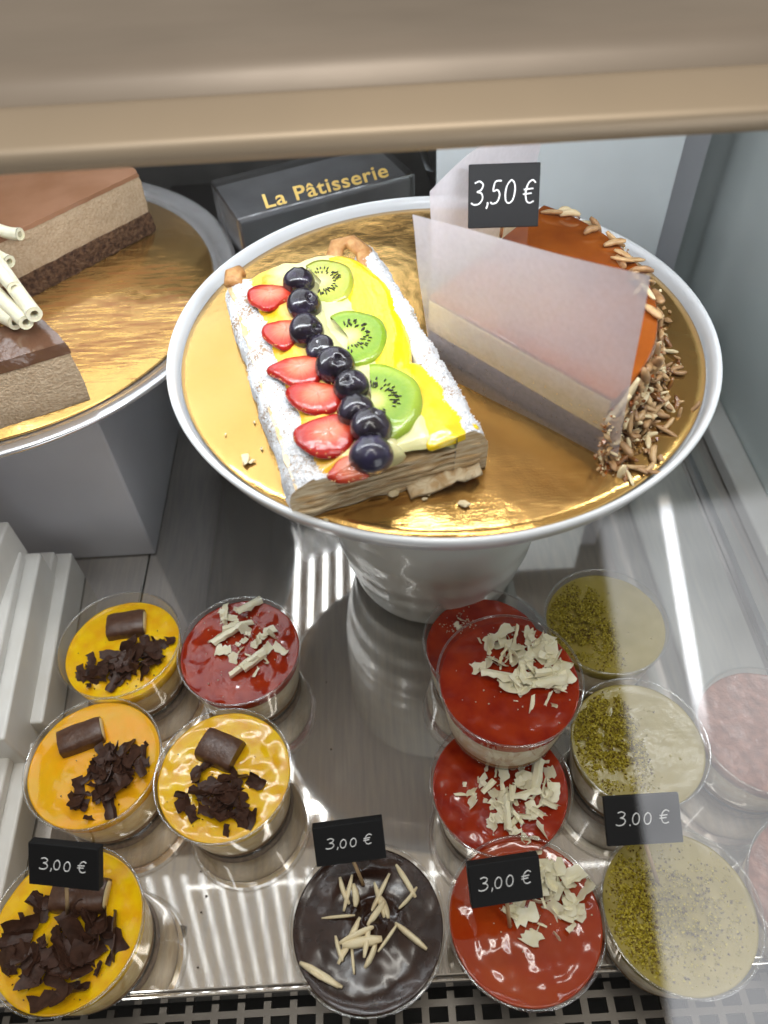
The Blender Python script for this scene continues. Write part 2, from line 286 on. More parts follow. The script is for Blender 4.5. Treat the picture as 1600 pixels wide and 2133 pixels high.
# ------------------------------------------------------------------ setting
def build_setting():
    tr = MB(); nx, ny = 2, 2
    tr.add(box_vf(-19.35, 31, 7.5, 76, -.25, 0)); tr.add(box_vf(-60, -19.45, 7.5, 76, -.25, -.01))
    tr.add(box_vf(-60, 31, 7.2, 7.496, -1.6, -.03))
    o = tr.build('steel_shelf', 'steel', None, False); tag(o, kind='structure'); bev(o, .12, 3)
    o = box('case_floor', -60, 60, -30, 90, -9, -8.6, 'black_floor'); tag(o, kind='structure')
    o = box('back_wall', -60, 60, 76, 77, -8, 42, 'back_wall'); tag(o, kind='structure')
    # slotted air grille in front of the shelf
    g = MB()
    for i in range(48):
        x = -34+i*1.5; g.add(box_vf(x, x+.42, -3, 7.1, -2.6, -2.15), Matrix(((1,-.0,0,0),(0,1,0,0),(0,0,1,0),(0,0,0,1))))
    for j in range(9):
        y = -2.6+j*1.12; g.add(box_vf(-34, 38, y, y+.36, -2.62, -2.13))
    o = g.build('air_grille', 'grille', None, False); tag(o, 'dark metal air grille with square holes along the front of the shelf', 'grille')
    # top cover of the case, a folded metal profile seen from above
    prof = [(23.7,37.2),(23.55,37.5),(23.6,37.85),(23.85,38.05),(26.2,38.25),(26.7,38.2),(26.95,37.95),(27.25,37.8),(27.7,37.9),(28.1,38.35),(28.8,38.75),(29.8,38.85),(33,38.8),(40,38.9),(50,39),(76,39.2),(76,37.2)]
    v = []; f = []; mi = []
    for x in (-60, 60): v += [(x, y+2.3, z) for y, z in prof]
    n = len(prof)
    for i in range(n): f.append((i, (i+1)%n, (i+1)%n+n, i+n)); mi.append(1 if i < 6 else (0 if i < n-1 else 2))
    me = mesh('top_cover', v, f, ['taupe', 'lip_tan', 'under'], True, mi); smooth_ang(me, 50)
    tag(link('top_cover', me), 'beige metal top cover of the display case with a folded tan front lip', 'cover')
    # LED fittings under the cover and above the counter
    def fitting(name, x0, x1, y0, y1, z, step, w, m, label, hm='under'):
        e = empty(name, ((x0+x1)/2, (y0+y1)/2, z), label, 'lamp', None)
        cx, cy = (x0+x1)/2, (y0+y1)/2
        box('housing', x0-cx-.6, x1-cx+.6, y0-cy-.4, y1-cy+.4, .12, .3, hm, e)
        x = x0
        while x <= x1:
            box('light_strip', x-cx-w/2, x-cx+w/2, y0-cy, y1-cy, 0, .1, m, e); x += step
    fitting('led_panel', -34, 3.6, 28.5, 73, 36.7, 1.95, .5, 'led_cool', 'ribbed LED light panel fixed under the top cover')
    # right end of the case
    o = box('glass_side_wall', 31.4, 31.9, -6, 76, -3, 38, 'teal_wall'); tag(o, 'greenish glass end wall on the right side of the case', 'glass wall')
    e = empty('wall_rail', (31, 0, 0), 'white rail along the foot of the right glass end wall', 'rail')
    box('rail_bar', -1.9, .35, -6, 75.9, .02, 1.5, 'white_plastic', e, .2); box('metal_edge', -4.4, -3.9, -6, 62, .02, .8, 'steel_dark', e, .1)
    o = box('upper_rail', 29.2, 31.35, 0, 75.8, 26, 28, 'white_plastic', None, .2); tag(o, 'white upper rail on the right glass end wall', 'rail')
    # front glass
    v = [(-34,-1.2,-4),(31.2,-1.2,-4),(31.2,26.0,37.4),(-34,26.0,37.4)]
    o = link('front_glass', mesh('front_glass', v, [(0,1,2,3)], 'pane', False)); tag(o, 'sloping clear front glass of the display case with street reflections on the right', 'glass pane')
build_setting()

# ------------------------------------------------------------------ background objects
def build_background():
    # white panel
    o = box('white_board', 5.6, 24.6, 58, 58.7, 0, 33, 'white_panel', None, .1); tag(o, 'tall white board standing behind the centre cake stand', 'board')
    o = box('grey_board', 25.6, 29.3, 64, 64.8, 0, 36, 'pedestal', None, .1); tag(o, 'narrow grey upright panel right of the white board', 'panel')
    # pastry box with black band
    a = at(492,450,21.3); b = at(866,352,21.3); a.z = b.z = 0; L = (b-a).length; ang = math.atan2(b.y-a.y, b.x-a.x)
    e = empty('pastry_box', a, 'clear plastic pastry box with a black band and gold lettering behind the cake stand', 'box', rz=ang)
    box('box_body', 0, L, 0, 7, .05, 21, 'clear_box', e, .2)
    box('box_base', .3, L-.3, .3, 6.7, .06, 20.5, 'grey_card', e, .1)
    bd = MB(); bd.add(([(-.3,-.45,21.3),(L+.6,-.45,21.3),(L+.6,.75,22.55),(-.3,.75,22.55)], [(0,1,2,3)]))
    bd.add(([(-.3,-.45,21.3),(-.3,.75,22.55),(-1.5,.3,21.2),(-1.5,-.6,20.4),(-2.3,-.7,18.6),(-2.0,-.8,18.2),(-1.2,-.6,19.6)], [(0,1,2,3),(0,3,6),(3,4,5,6)]))
    fl = MB().add(([(L+.6,-.5,21.3),(L+1.3,-.4,20.9),(L+1.6,-.3,20.0),(L+1.5,-.2,18.9),(L+.6,1.2,23),(L+1.4,1.2,22.4),(L+1.7,1.2,21.4),(L+1.6,1.2,20.1)], [(0,1,5,4),(1,2,6,5),(2,3,7,6)]))
    fl.build('curled_flap', 'steel_dark', e)
    cu = bpy.data.curves.new('t', 'FONT'); cu.body = 'La P\u00e2tisserie'; cu.size = 1.9; cu.offset = .025; cu.extrude = .03; cu.space_character = 1.08
    to = bpy.data.objects.new('t', cu); COL.objects.link(to); dg = bpy.context.evaluated_depsgraph_get(); me = bpy.data.meshes.new_from_object(to.evaluated_get(dg)); bpy.data.objects.remove(to)
    me.materials.clear(); me.materials.append(MAT['gold_text'])
    w = max(v.co.x for v in me.vertices); s = 10.0/w
    M = Matrix.Translation((2.1, -.40, 21.50)) @ Matrix.Rotation(R(46), 4, 'X') @ Matrix.Diagonal((s, s*.78, s, 1))
    for v in me.vertices: 
        v.co = M @ v.co
    link('lettering', me, e)
    # dark object stack behind the left plate
    o = box('black_tray', -19, -9.6, 66, 73, 0, 14, 'black_card', None, .3); tag(o, 'dark plastic crate behind the left cake plate', 'crate')
    # pedestal under the left plate
    a = at(325,1155,0)
    o = box('pedestal_box', -39, a.x, a.y, 61, .02, 16.35, 'pedestal', None, .15); tag(o, 'pale grey box holding up the left cake plate', 'box')
    # crumpled clear wrap by the glass wall
    v, f = lathe([(.01,0),(1.3,.3),(2,1.4),(2.1,3),(1.8,5),(1.2,6.6),(.01,7.4)], 40)
    vv = []
    for p in v:
        p = Vector(p); k = 1+.55*nz(p.x*1.1, p.y*1.1, p.z*1.1)+.25*nz(p.x*2.7,p.y*2.7,p.z*2.7); vv.append((p.x*k*.9, p.y*k*3, p.z*k))
    o = link('crumpled_wrap', mesh('crumpled_wrap', vv, f, 'crumple', False), None, (27.3, 56, .3)); tag(o, 'crumpled clear plastic wrap beside the right glass wall', 'plastic wrap')
    # white plastic trays at the left edge
    def bar(pts, z0, z1, label, w):
        p = [at(*q, z1) for q in pts]; b_, f_ = p
        poly = [(f_.x-w, f_.y), (f_.x, f_.y), (b_.x, b_.y), (b_.x-w, b_.y)]
        e = empty('plastic_tray', (f_.x-w/2, (f_.y+b_.y)/2, 0), label, 'tray', 'white plastic trays at the left')
        c = Vector((f_.x-w/2, (f_.y+b_.y)/2, 0)); P = [(x-c.x, y-c.y) for x, y in poly]
        bev(MB().add(prism(P, z0, z1)).build('tray_body', 'white_plastic', e, False), .18, 3)
        P2 = [(P[0][0]+.5,P[0][1]+.5),(P[1][0]-.9,P[1][1]+.5),(P[2][0]-.9,P[2][1]-.5),(P[3][0]+.5,P[3][1]-.5)]
        bev(MB().add(prism(P2, z1+.004, z1+.9)).build('raised_edge', 'white_plastic', e, False), .2, 3)
    bar([(150,1150),(88,1505)], .02, 3.2, 'white plastic tray beside the yellow cups, nearer the centre of two', 3.4)
    bar([(85,1150),(8,1540)], .02, 6.2, 'taller white plastic tray at the left edge of the case', 5.5)
    bar([(70,1545),(-20,1980)], .02, 2.6, 'low white plastic tray left of the front yellow cups', 6)
    bar([(18,1085),(-40,1240)], .02, 9.5, 'white plastic block at the far left under the pedestal box', 5)
build_background()

# ------------------------------------------------------------------ cake stand and plates
def build_plates():
    c = Vector((3.7, 35.75, 0))
    e = empty('cake_stand', c, 'white ceramic cake stand with ribbed bowl-shaped foot holding the fruit slice and caramel cake', 'cake stand')
    pf = [(.01,.02),(4.7,.02),(5.4,.25),(6.0,.9)]
    for i in range(60): z = 1.2+i*.31; pf.append((6.2+1.4*math.sin(min(1,(z-1.2)/9)*math.pi/2)+.2*max(0,(z-10)/9), z))
    pf.append((7.3, 20.7))
    def rib(r, z, a): return .035*math.sin(z*2.6+math.sin(a+.6)*1.6+.5*a*0) if .9 < z < 18 else 0
    MB().add(lathe(pf, 96, rib)).build('foot', 'ceramic', e)
    pr = [(.01,20.85),(6,20.85),(12.8,21.0),(14.6,21.3),(15.05,21.6),(15.3,22.2),(15.42,22.5),(15.38,22.63),(15.24,22.68),(15.1,22.6),(14.95,22.2),(14.85,21.9),(14.8,21.78),(.01,21.75)]
    MB().add(lathe(pr, 160)).build('plate', 'rim_white', e)
    o = MB().add(lathe([(.01,21.9),(14.66,21.9),(14.72,22.0),(14.66,22.1),(14.2,22.13),(.01,22.12)], 160)).build('o', 'gold'); o.name = 'gold_cake_board'; o.location = c
    tag(o, 'round gold cake board lying on the white cake stand', 'cake board')
    c2 = Vector((-28.3, 50.2, 0))
    e = empty('cake_plate', (c2.x, c2.y, 16.4), 'round silver-rimmed cake plate on the pale box, holding the chocolate cake', 'plate')
    pr = [(.01,0),(15.5,.02),(17,.35),(18.1,.8),(18.35,1.0),(18.3,1.2),(18.0,1.25),(17.4,1.1),(16.9,.8),(16.5,.6),(.01,.55)]
    MB().add(lathe(pr, 160)).build('plate_body', 'rim_silver', e)
    o = MB().add(lathe([(.01,.6),(16.35,.6),(16.42,.7),(16.35,.8),(.01,.82)], 160)).build('o', 'gold_smeared'); o.name = 'gold_cake_board'; o.location = (c2.x, c2.y, 16.42)
    tag(o, 'round gold cake board smeared with cake residue on the left plate', 'cake board')
build_plates()
ZB = 22.14; ZL = 17.26

# ------------------------------------------------------------------ chocolate cake on the left plate
def build_left_cakes():
    def poly_layers(e, poly, layers, c, wob=.06):
        # subdivide the outline so cut faces can be a little uneven
        for name, z0, z1, m, off in layers:
            P = []
            n = len(poly)
            for i in range(n):
                a, b = Vector(poly[i][:2]), Vector(poly[(i+1)%n][:2]); k = max(2, int((b-a).length/.35))
                for j in range(k): P.append(a.lerp(b, j/k))
            cen = sum(P, Vector((0,0)))/len(P); v = []; f = []; m_ = len(P); nzv = max(2, int((z1-z0)/.35)+1)
            for q in range(nzv):
                z = z0+(z1-z0)*q/(nzv-1)
                for p in P:
                    d = (p-cen).normalized(); k = off+wob*nz(p.x*1.5, p.y*1.5, z*1.5)*2+(wob*2.2*nz(p.x*4, p.y*4, z*4) if 'sponge' in name else 0)
                    if q == nzv-1: k -= .05
                    v.append((p.x+d.x*k-c.x, p.y+d.y*k-c.y, z-c.z))
            for q in range(nzv-1):
                for i in range(m_): f.append((q*m_+i, q*m_+(i+1)%m_, (q+1)*m_+(i+1)%m_, (q+1)*m_+i))
            f.append(tuple(range(m_))[::-1]); f.append(tuple(range((nzv-1)*m_, nzv*m_)))
            me = mesh(name, v, f, m); smooth_ang(me, 50); link(name, me, e)
    A = at(322,482,ZL); B = at(-90,700,ZL); bk = Vector((-4.4,7.5,0))
    c = (A+B)/2; c.z = ZL
    e = empty('chocolate_cake_piece', c, 'large chocolate mousse cake piece with dark sponge base at the back of the left plate', 'cake')
    poly_layers(e, [B, A, A+bk, B+bk*1.1], [('sponge_base', ZL, ZL+1.7, 'sponge', .14), ('mousse_layer', ZL+1.7, ZL+4.55, 'mousse', 0), ('glaze', ZL+4.55, ZL+4.85, 'glaze_brown', .05)], c)
    P1 = at(190,832,ZL); P0 = at(-70,915,ZL); P2 = at(84,652,ZL+4.9); P3 = at(-120,690,ZL+4.9)
    c2 = (P1+P0)/2; c2.z = ZL
    e2 = empty('mousse_cake_slice', c2, 'brown mousse cake slice with shiny chocolate glaze at the front of the left plate', 'cake')
    poly_layers(e2, [P0, P1, P2, P3], [('mousse_layer', ZL, ZL+3.7, 'mousse', 0), ('glaze', ZL+3.7, ZL+4.5, 'glaze_choc', .03)], c2, .05)
    # white chocolate rolls
    zz = ZL+5.1
    segs = [((-45,470),(42,488),.6,.42),((-20,530),(72,655),1.3,.48),((-60,560),(55,672),.7,.45),((-70,610),(32,672),.1,.45),((-40,520),(30,600),2.0,.40),((-80,640),(10,640),.2,.4),((-60,500),(20,545),1.1,.4)]
    for (a, b, dz, r) in segs:
        p, q = at(*a, zz+dz), at(*b, zz+dz*.7); mid = (p+q)/2
        pts = [p.lerp(q, i/8)-mid+Vector((0,0,.1*math.sin(i*.8))) for i in range(9)]
        m = MB(); m.add(tube(pts, r, 14, cap=False)); m.add(tube(pts, r*.55, 12, cap=False)); 
        d = (q-p).normalized(); up = Vector((0,0,1)); s = d.cross(up).normalized(); t = s.cross(d)
        for end, sg in ((pts[0], 0), (pts[-1], 1)):     # ring closing the end between the outer and inner turn
            n0 = len(m.v); k = 14
            for j in range(k):
                cc = 2*math.pi*j/k; m.v.append(end+s*math.cos(cc)*r+t*math.sin(cc)*r)
            for j in range(k):
                cc = 2*math.pi*j/k; m.v.append(end+s*math.cos(cc)*r*.5+t*math.sin(cc)*r*.5)
            for j in range(k): m.f.append((n0+j, n0+(j+1)%k, n0+k+(j+1)%k, n0+k+j)); m.mi.append(0)
        o = m.build('chocolate_roll', 'choc_white'); o.location = mid
        tag(o, 'white chocolate roll in the pile on the chocolate mousse cake', 'chocolate roll', 'white chocolate rolls on the left cake')
build_left_cakes()

# ------------------------------------------------------------------ small food pieces (shared meshes)
def flake(seed, L, W, curl, th, m):
    r = random.Random(seed); nx, ny = 7, 4; g = []
    e0 = [r.uniform(-.22,.22) for _ in range(nx)]; e1 = [r.uniform(-.25,.25) for _ in range(nx)]
    c0 = r.uniform(-.5,.5); c1 = r.uniform(-.5,.5); tw = r.uniform(-.5,.5)
    for i in range(nx):
        for j in range(ny):
            u = i/(nx-1)-.5; w = j/(ny-1)-.5
            x = u*L + (c0 if u < 0 else c1)*w*L*.35; y = w*W*(1+(e0[i] if w < 0 else e1[i])*1.6)*(1-.35*abs(u)*r.random())
            a = y*curl/W; rad = W/max(.01, abs(curl)); yy = math.sin(a)*rad; zz = (1-math.cos(a))*rad
            g.append(Vector((x, yy, zz+u*w*tw*.4)))
    v = g+[p+Vector((0,0,th)) for p in g]; n = nx*ny; f = []
    for i in range(nx-1):
        for j in range(ny-1):
            a = i*ny+j; f.append((a, a+1, a+ny+1, a+ny)); f.append((n+a, n+a+ny, n+a+ny+1, n+a+1))
    for i in range(nx-1):
        a = i*ny; f.append((a, a+ny, a+ny+n, a+n)); a = i*ny+ny-1; f.append((a, a+n, a+ny+n, a+ny))
    for j in range(ny-1): f.append((j, j+n, j+1+n, j+1)); a = (nx-1)*ny+j; f.append((a, a+1, a+1+n, a+n))
    me = mesh('shaving', v, f, m); smooth_ang(me, 40); return me
DARK = [flake(i, rnd.uniform(.9,1.8), rnd.uniform(.55,1.0), rnd.uniform(.2,2.2), .045, 'choc_dark') for i in range(14)]
WHITE = [flake(40+i, rnd.uniform(.75,1.55), rnd.uniform(.55,1.05), rnd.uniform(.1,1.1), .035, 'choc_white') for i in range(14)] + [flake(140+i, rnd.uniform(.6,1.3), rnd.uniform(.15,.28), rnd.uniform(.3,2.5), .035, 'choc_white') for i in range(6)] + [flake(160+i, rnd.uniform(1.0,1.5), rnd.uniform(.5,.7), rnd.uniform(2.0,3.4), .035, 'choc_white') for i in range(4)]
WCURL = [flake(70+i, rnd.uniform(1.6,2.3), rnd.uniform(.8,1.1), rnd.uniform(2.4,3.8), .06, 'choc_white') for i in range(4)]
def sliver(seed, L, w, m):
    r = random.Random(seed); pts = []; b = r.uniform(-.12,.12)
    for i in range(8): t = i/7; pts.append((L*(t-.5), b*math.sin(t*math.pi), 0))
    v, f = tube(pts, w, 6, True, .6, lambda t: .45+.55*min(1, 4*t, 3.2*(1-t)+.15)); return mesh('almond_sliver', v, f, m)
SLIV = [sliver(i, rnd.uniform(.8,1.5), rnd.uniform(.13,.2), ('almond','almond','almond_pale')[i%3]) for i in range(7)] + [sliver(20+i, rnd.uniform(.6,1.1), rnd.uniform(.14,.22), 'almond_brown') for i in range(5)]
PSLIV = [sliver(30+i, rnd.uniform(1.3,2.2), rnd.uniform(.16,.22), 'almond_ivory') for i in range(5)]
def granules(n, pos, size, mats, seed):
    r = random.Random(seed); m = MB()
    tet = ([(0,0,1),(.9,0,-.4),(-.5,.8,-.4),(-.4,-.8,-.5),(.2,.3,.7)], [(0,1,4),(0,4,2),(1,2,4),(0,2,3),(0,3,1),(1,3,2)])
    for i in range(n):
        p = pos(r)
        if p is None: continue
        s = size*r.uniform(.5,1.4)
        m.add(tet, Matrix.Translation(p) @ Matrix.Rotation(r.uniform(0,6.28), 4, Vector((r.random()-.5, r.random()-.5, r.random()-.4)).normalized()) @ Matrix.Diagonal((s, s*r.uniform(.6,1), s*.7, 1)), r.randrange(len(mats)))
    return m

# ------------------------------------------------------------------ dessert cups
CUPS = []
RT, RB, H = 4.08, 3.45, 5.0
def rin(z): return RB+(RT-RB)*z/H-.07
cup_me = mesh('cup', *lathe([(.01,.06),(RB-.35,.06),(RB-.1,.1),(RB,.25),(RB+(RT-RB)*.3,H*.3),(RB+(RT-RB)*.6,H*.6),(RT-.03,H-.12)], 96), 'clear_cup')
rim_me = mesh('rim', *torus(RT, .075, H-.05, 96, 8), 'clear_rim')
base_me = mesh('base_ring', *torus(RB-.12, .07, .08, 80, 6), 'clear_rim')
def layer(z0, z1, m, top=None, n=40, seg=96, amp=0, sc_=.8, seed=0, men=.08, gap=0):
    v = []; f = []
    for i in range(n+1):
        q = i/n
        for k in range(seg):
            a = 2*math.pi*k/seg; r = (rin(z1)-gap)*q; x, y = r*math.cos(a), r*math.sin(a)
            z = z1+amp*(nz(x*sc_+seed, y*sc_, seed*1.7)+.45*nz(x*sc_*2.3+seed, y*sc_*2.3, 9+seed))+men*q**14+(top(x, y) if top else 0)
            v.append((x, y, z))
    for i in range(n):
        for k in range(seg): a = i*seg+k; b = i*seg+(k+1)%seg; f.append((a, a+seg, b+seg, b))
    o = len(v); rr = rin(z0)-gap
    for k in range(seg): a = 2*math.pi*k/seg; w = z0+.12*nz(math.cos(a)*3+seed, math.sin(a)*3, z0); v.append((rr*math.cos(a), rr*math.sin(a), z0))
    for k in range(seg): f.append((n*seg+k, o+k, o+(k+1)%seg, n*seg+(k+1)%seg))
    return v, f
KINDS = {'yellow': ('cream_yellow', 'jelly_yellow', 4.1, .08, 'mango yellow'), 'orange': ('cream_yellow', 'jelly_orange', 4.5, .05, ''), 'red': ('cream_white', 'jelly_red', 4.35, .10, ''),
         'redorange': ('cream_white', 'jelly_redorange', 4.6, .075, ''), 'ganache': ('cream_white', 'ganache', 4.5, .03, ''), 'pistachio': ('cream_white', 'cream_pist', 4.35, .05, ''), 'pink': ('cream_white', 'cream_pink', 4.4, .12, '')}
def make_cup(x, y, z, kind, label, seed, fill=None):
    cream, top, zt, amp, _ = KINDS[kind]
    if fill: zt = fill
    e = empty('dessert_cup', (x, y, z), label, 'dessert', 'dessert cups on the steel shelf')
    link('cup', cup_me, e); link('rim', rim_me, e); link('base_ring', base_me, e)
    MB().add(layer(.2, .95, 'biscuit', amp=.1, seed=seed, n=6, gap=.03)).build('biscuit_base', 'biscuit', e)
    MB().add(layer(.8, zt-.75, cream, amp=.18, seed=seed+3, n=12, sc_=.7, gap=.015)).build('cream_layer', cream, e)
    tf = None
    if kind == 'ganache':
        def tf(px, py):
            r = math.hypot(px-.1, py+.1); a = math.atan2(py+.1, px-.1)
            return .55*math.exp(-(r/1.0)**2)*(1+.25*math.sin(a*2+r*5)) + .05*math.sin(r*2.2+a)
    MB().add(layer(zt-.78, zt, top, tf, amp=amp, seed=seed)).build({'ganache':'chocolate_ganache','pistachio':'pistachio_cream','pink':'nut_cream'}.get(kind, 'fruit_jelly'), top, e)
    return e, zt
def pile(e, zt, cx, cy, sx, sy, n, lib, name, seed, h=.8, maxr=3.5, scl=(.7,1.2), rotd=0):
    r = random.Random(seed); k = 0; ca, sa = math.cos(rotd), math.sin(rotd); sx *= 1.42; sy *= 1.38; n = int(n*1.45); h *= .8
    while k < n:
        a = r.gauss(0,.55); b = r.gauss(0,.55)
        if a*a+b*b > 1.3: continue
        sx1 = 1
        px, py = cx+a*sx*ca-b*sy*sa, cy+a*sx*sa+b*sy*ca
        if math.hypot(px, py) > maxr: continue
        d = a*a+b*b; z = zt+.12+h*max(0, 1-d)*r.random()
        link(name, r.choice(lib), e, (px, py, z), (r.gauss(0,.48), r.gauss(0,.48), r.uniform(0,6.28)), (r.uniform(*scl)*(1 if r.random() < .7 else .5),)*3); k += 1
def chocbar(e, x, y, z, rz, L=2.1, W=1.5, Hh=.95, end=True, tilt=0):
    n = 12; m = MB(); v = []; f = []; prof = []
    for i in range(n+1):
        a = math.pi*i/n; prof.append((math.cos(a)*W/2*(1 if abs(math.cos(a)) < .9 else .97), .25+math.sin(a)**.6*(Hh-.25) if 0 < i < n else .25))
    prof = [(W/2,0)]+prof+[(-W/2,0)]; k = len(prof); S = 9
    for s in range(S):
        xx = L*(s/(S-1)-.5); q = 1-.06*(s in (0,S-1))
        for (a, b) in prof: v.append((xx+.04*nz(a*3,b*3,s), a*q+.05*nz(xx*2,a*2,seedc[0]), b*q+.04*nz(xx*2,b*3+a,seedc[0]+5)))
    for s in range(S-1):
        for i in range(k): f.append((s*k+i, s*k+(i+1)%k, (s+1)*k+(i+1)%k, (s+1)*k+i))
    f.append(tuple(range(k))[::-1]); f.append(tuple(range((S-1)*k, S*k))); seedc[0] += 1
    me = mesh('chocolate_bar_piece', v, f, 'choc_bar'); smooth_ang(me, 50)
    o = link('chocolate_bar_piece', me, e, (x, y, z), (tilt, 0, rz))
    if end:
        pv = [(L/2+.02, a*.80, .12+b*.76) for a, b in prof]
        pv2 = [(p[0]+.05+.03*nz(p[1]*5,p[2]*5), p[1]*.93, p[2]*.95) for p in pv]
        m = MB().add((pv+pv2, [(i,(i+1)%k,(i+1)%k+k,i+k) for i in range(k)]+[tuple(range(k,2*k))])); m.build('wafer_filling', 'almond_pale', o)
seedc = [1]
def loc(e, px, py, z=4.5):
    p = at(px, py, e.location.z+z); return p.x-e.location.x, p.y-e.location.y

def cups():
    # yellow jelly cups
    Y = [('yellow', (-18.35,27.2), (262,1298), .12, (258,1388), 2.3, 1.35, 44, 'yellow jelly dessert cup with chocolate piece and dark shavings, at the back left', 3.9, .3),
         ('orange', (-18.45,19.0), (167,1532), .35, (245,1618), 1.75, 1.55, 40, 'orange-yellow jelly dessert cup with chocolate piece, between two yellow cups at the left', 4.55, .5),
         ('yellow', (-10.45,17.8), (457,1558), -.45, (447,1662), 1.7, 1.45, 30, 'bright yellow jelly dessert cup in front of the red cup with white curls', 4.5, 0),
         ('yellow', (-18.05,10.0), (165,1862), -.05, (108,1990), 2.2, 2.0, 46, 'yellow jelly dessert cup holding a price tag at the front left corner', 4.5, .2)]
    for i, (k, (x, y), b, br, p, sx, sy, n, lb, fill, rd) in enumerate(Y):
        e, zt = make_cup(x, y, 0, k, lb, 11+i*3, fill)
        bx, by = loc(e, *b, zt+.5); chocbar(e, bx, by, zt-.05, br, end=(i != 2), L=(2.5,2.6,2.4,2.9)[i], W=(2.0,1.8,2.1,1.8)[i])
        cx, cy = loc(e, *p, zt+.2); pile(e, zt, cx, cy, sx, sy, n, DARK, 'chocolate_shaving', 5+i, .75, 3.4, (.7,1.25) if i != 3 else (.9,1.5), rd)
        granules(70, lambda r: (lambda a, q: Vector((cx+q*math.cos(a), cy+q*math.sin(a), zt+.1)) if math.hypot(cx+q*math.cos(a), cy+q*math.sin(a)) < 3.6 else None)(r.uniform(0,6.28), abs(r.gauss(0,1.7))), .07, ['choc_dark'], i).build('chocolate_crumbs', 'choc_dark', e)['kind'] = 'stuff'
        CUPS.append(e)
    Rr = [('red', (-10.15,26.2,0), (505,1335), 1.5, 2.0, 22, 'red jelly dessert cup with large white chocolate curls, behind the bright yellow cup', 4.55, 1.0, (.6,1.05)),
          ('red', (6.2,25.7,0), (960,1300), .6, .6, 3, 'red jelly dessert cup half hidden behind the stacked red cup', 4.0, 0, (.4,.6)),
          ('red', (5.85,16.2,0), (1070,1650), 1.9, 1.9, 52, 'red jelly dessert cup standing under the stacked red cup', 4.35, .6, (.6,1.0)),
          ('red', (6.55,20.3,5.08), (1110,1365), 2.6, 2.1, 60, 'red jelly dessert cup stacked on top of two others', 4.4, -.7, (.7,1.15)),
          ('redorange', (6.15,9.15,0), (1130,1850), 2.6, 1.7, 46, 'orange-red jelly dessert cup holding a price tag in the front row', 4.6, -.3, (.7,1.2))]
    for i, (k, (x, y, z), p, sx, sy, n, lb, fill, rd, sc2) in enumerate(Rr):
        e, zt = make_cup(x, y, z, k, lb, 31+i*5, fill)
        cx, cy = loc(e, *p, zt+.2); pile(e, zt, cx, cy, sx, sy, n, WHITE, 'chocolate_shaving', 25+i, .6 if i else .4, 3.45, sc2, rd)
        granules(70, lambda r: (lambda a, b: Vector((a, b, zt+.12)) if math.hypot(a, b) < 3.6 else None)(cx+r.gauss(0,sx*.9), cy+r.gauss(0,sy*.9)), .07, ['choc_white'], 50+i).build('chocolate_crumbs', 'choc_white', e)['kind'] = 'stuff'
        if i in (0, 2, 3):
            r = random.Random(i+3)
            for j in range({0:5,2:3,3:3}[i]):
                q = {0:[(495,1300),(470,1320),(530,1375),(520,1260),(505,1385)],2:[(1115,1610),(1090,1650),(1060,1690)],3:[(1140,1420),(1150,1395),(1040,1400)]}[i][j]
                ax, ay = loc(e, *q, zt+.6); link('chocolate_curl', WCURL[(i+j)%4], e, (ax, ay, zt+.65), (r.gauss(math.pi,.3), r.gauss(0,.2), {0:.7,2:1.0,3:.2}[i]+r.gauss(0,.35)), (1.0,)*3)
        CUPS.append(e)
    e, zt = make_cup(-2.1, 9.25, 0, 'ganache', 'dark chocolate ganache dessert cup with almond slivers and a price tag', 71, 4.5)
    A = [(725,1860,75),(738,1865,95),(718,1855,110),(790,1875,-75),(785,1905,50),(790,1865,60),(800,1890,-70),(850,1870,45),(845,1835,-60),(856,1950,-40),(705,1910,0),(706,1975,-72),(735,1995,-85),(745,1950,20),(755,1965,5),(765,1960,80),(772,1990,60),(808,1955,50),(665,2030,-30),(680,2040,-25),(728,1960,60)]
    for j, (a, b, g) in enumerate(A):
        ax, ay = loc(e, a, b, zt+.15); r = random.Random(j); h = .55*math.exp(-((ax-.1)**2+(ay+.1)**2))
        link('almond_sliver', PSLIV[j%5], e, (ax, ay, zt+.17+h), (r.uniform(0,3), r.gauss(0,.12), R(g)), (r.uniform(.8,1.2),)*3 if j != 18 else (1.3,)*3)
    CUPS.append(e)
    for i, (x, y, lb, gn, cx, cy, sg) in enumerate([(14.5,26.8,'pistachio cream dessert cup with crumbled nuts, at the back of its row',26000,-1.5,.2,1.5),(14.45,18.3,'pistachio cream dessert cup with a thick heap of nut crumbs, middle of its row',30000,-1.3,.7,1.5),(14.3,9.2,'pale pistachio cream dessert cup holding a price tag, front of its row',3800,.1,0,2.1)]):
        e, zt = make_cup(x, y, 0, 'pistachio', lb, 81+i*4, 4.4)
        def pos(r, cx=cx, cy=cy, sg=sg, i=i):
            if i == 2:
                a, b = (cx+r.gauss(0,sg), cy+r.gauss(0,sg*.8)) if r.random() < .45 else (-2.3+r.gauss(0,.6), .2+r.gauss(0,1.7))
            else:
                a, b = r.uniform(-3.7,3.7), r.uniform(-3.7,3.7)
                if a > .25+r.gauss(0,.12)-b*.12 and r.random() > .02: return None
                if r.random() > math.exp(-((a-cx)**2+(b-cy)**2)/(2*1.55**2)): return None
            if nz(a*1.6, b*1.6, sg)+.5 < r.random()*.45: return None
            return Vector((a, b, zt+.05+.35*max(0,1-((a-cx)**2+(b-cy)**2)/6)*r.random())) if math.hypot(a,b) < 3.75 else None
        o = granules(gn, pos, .095, ['pist_a','pist_b','pist_c','pist_a','pist_c'], 90+i).build('nut_crumbs', ['pist_a','pist_b','pist_c','pist_a','pist_c'], e, False); o['kind'] = 'stuff'
        CUPS.append(e)
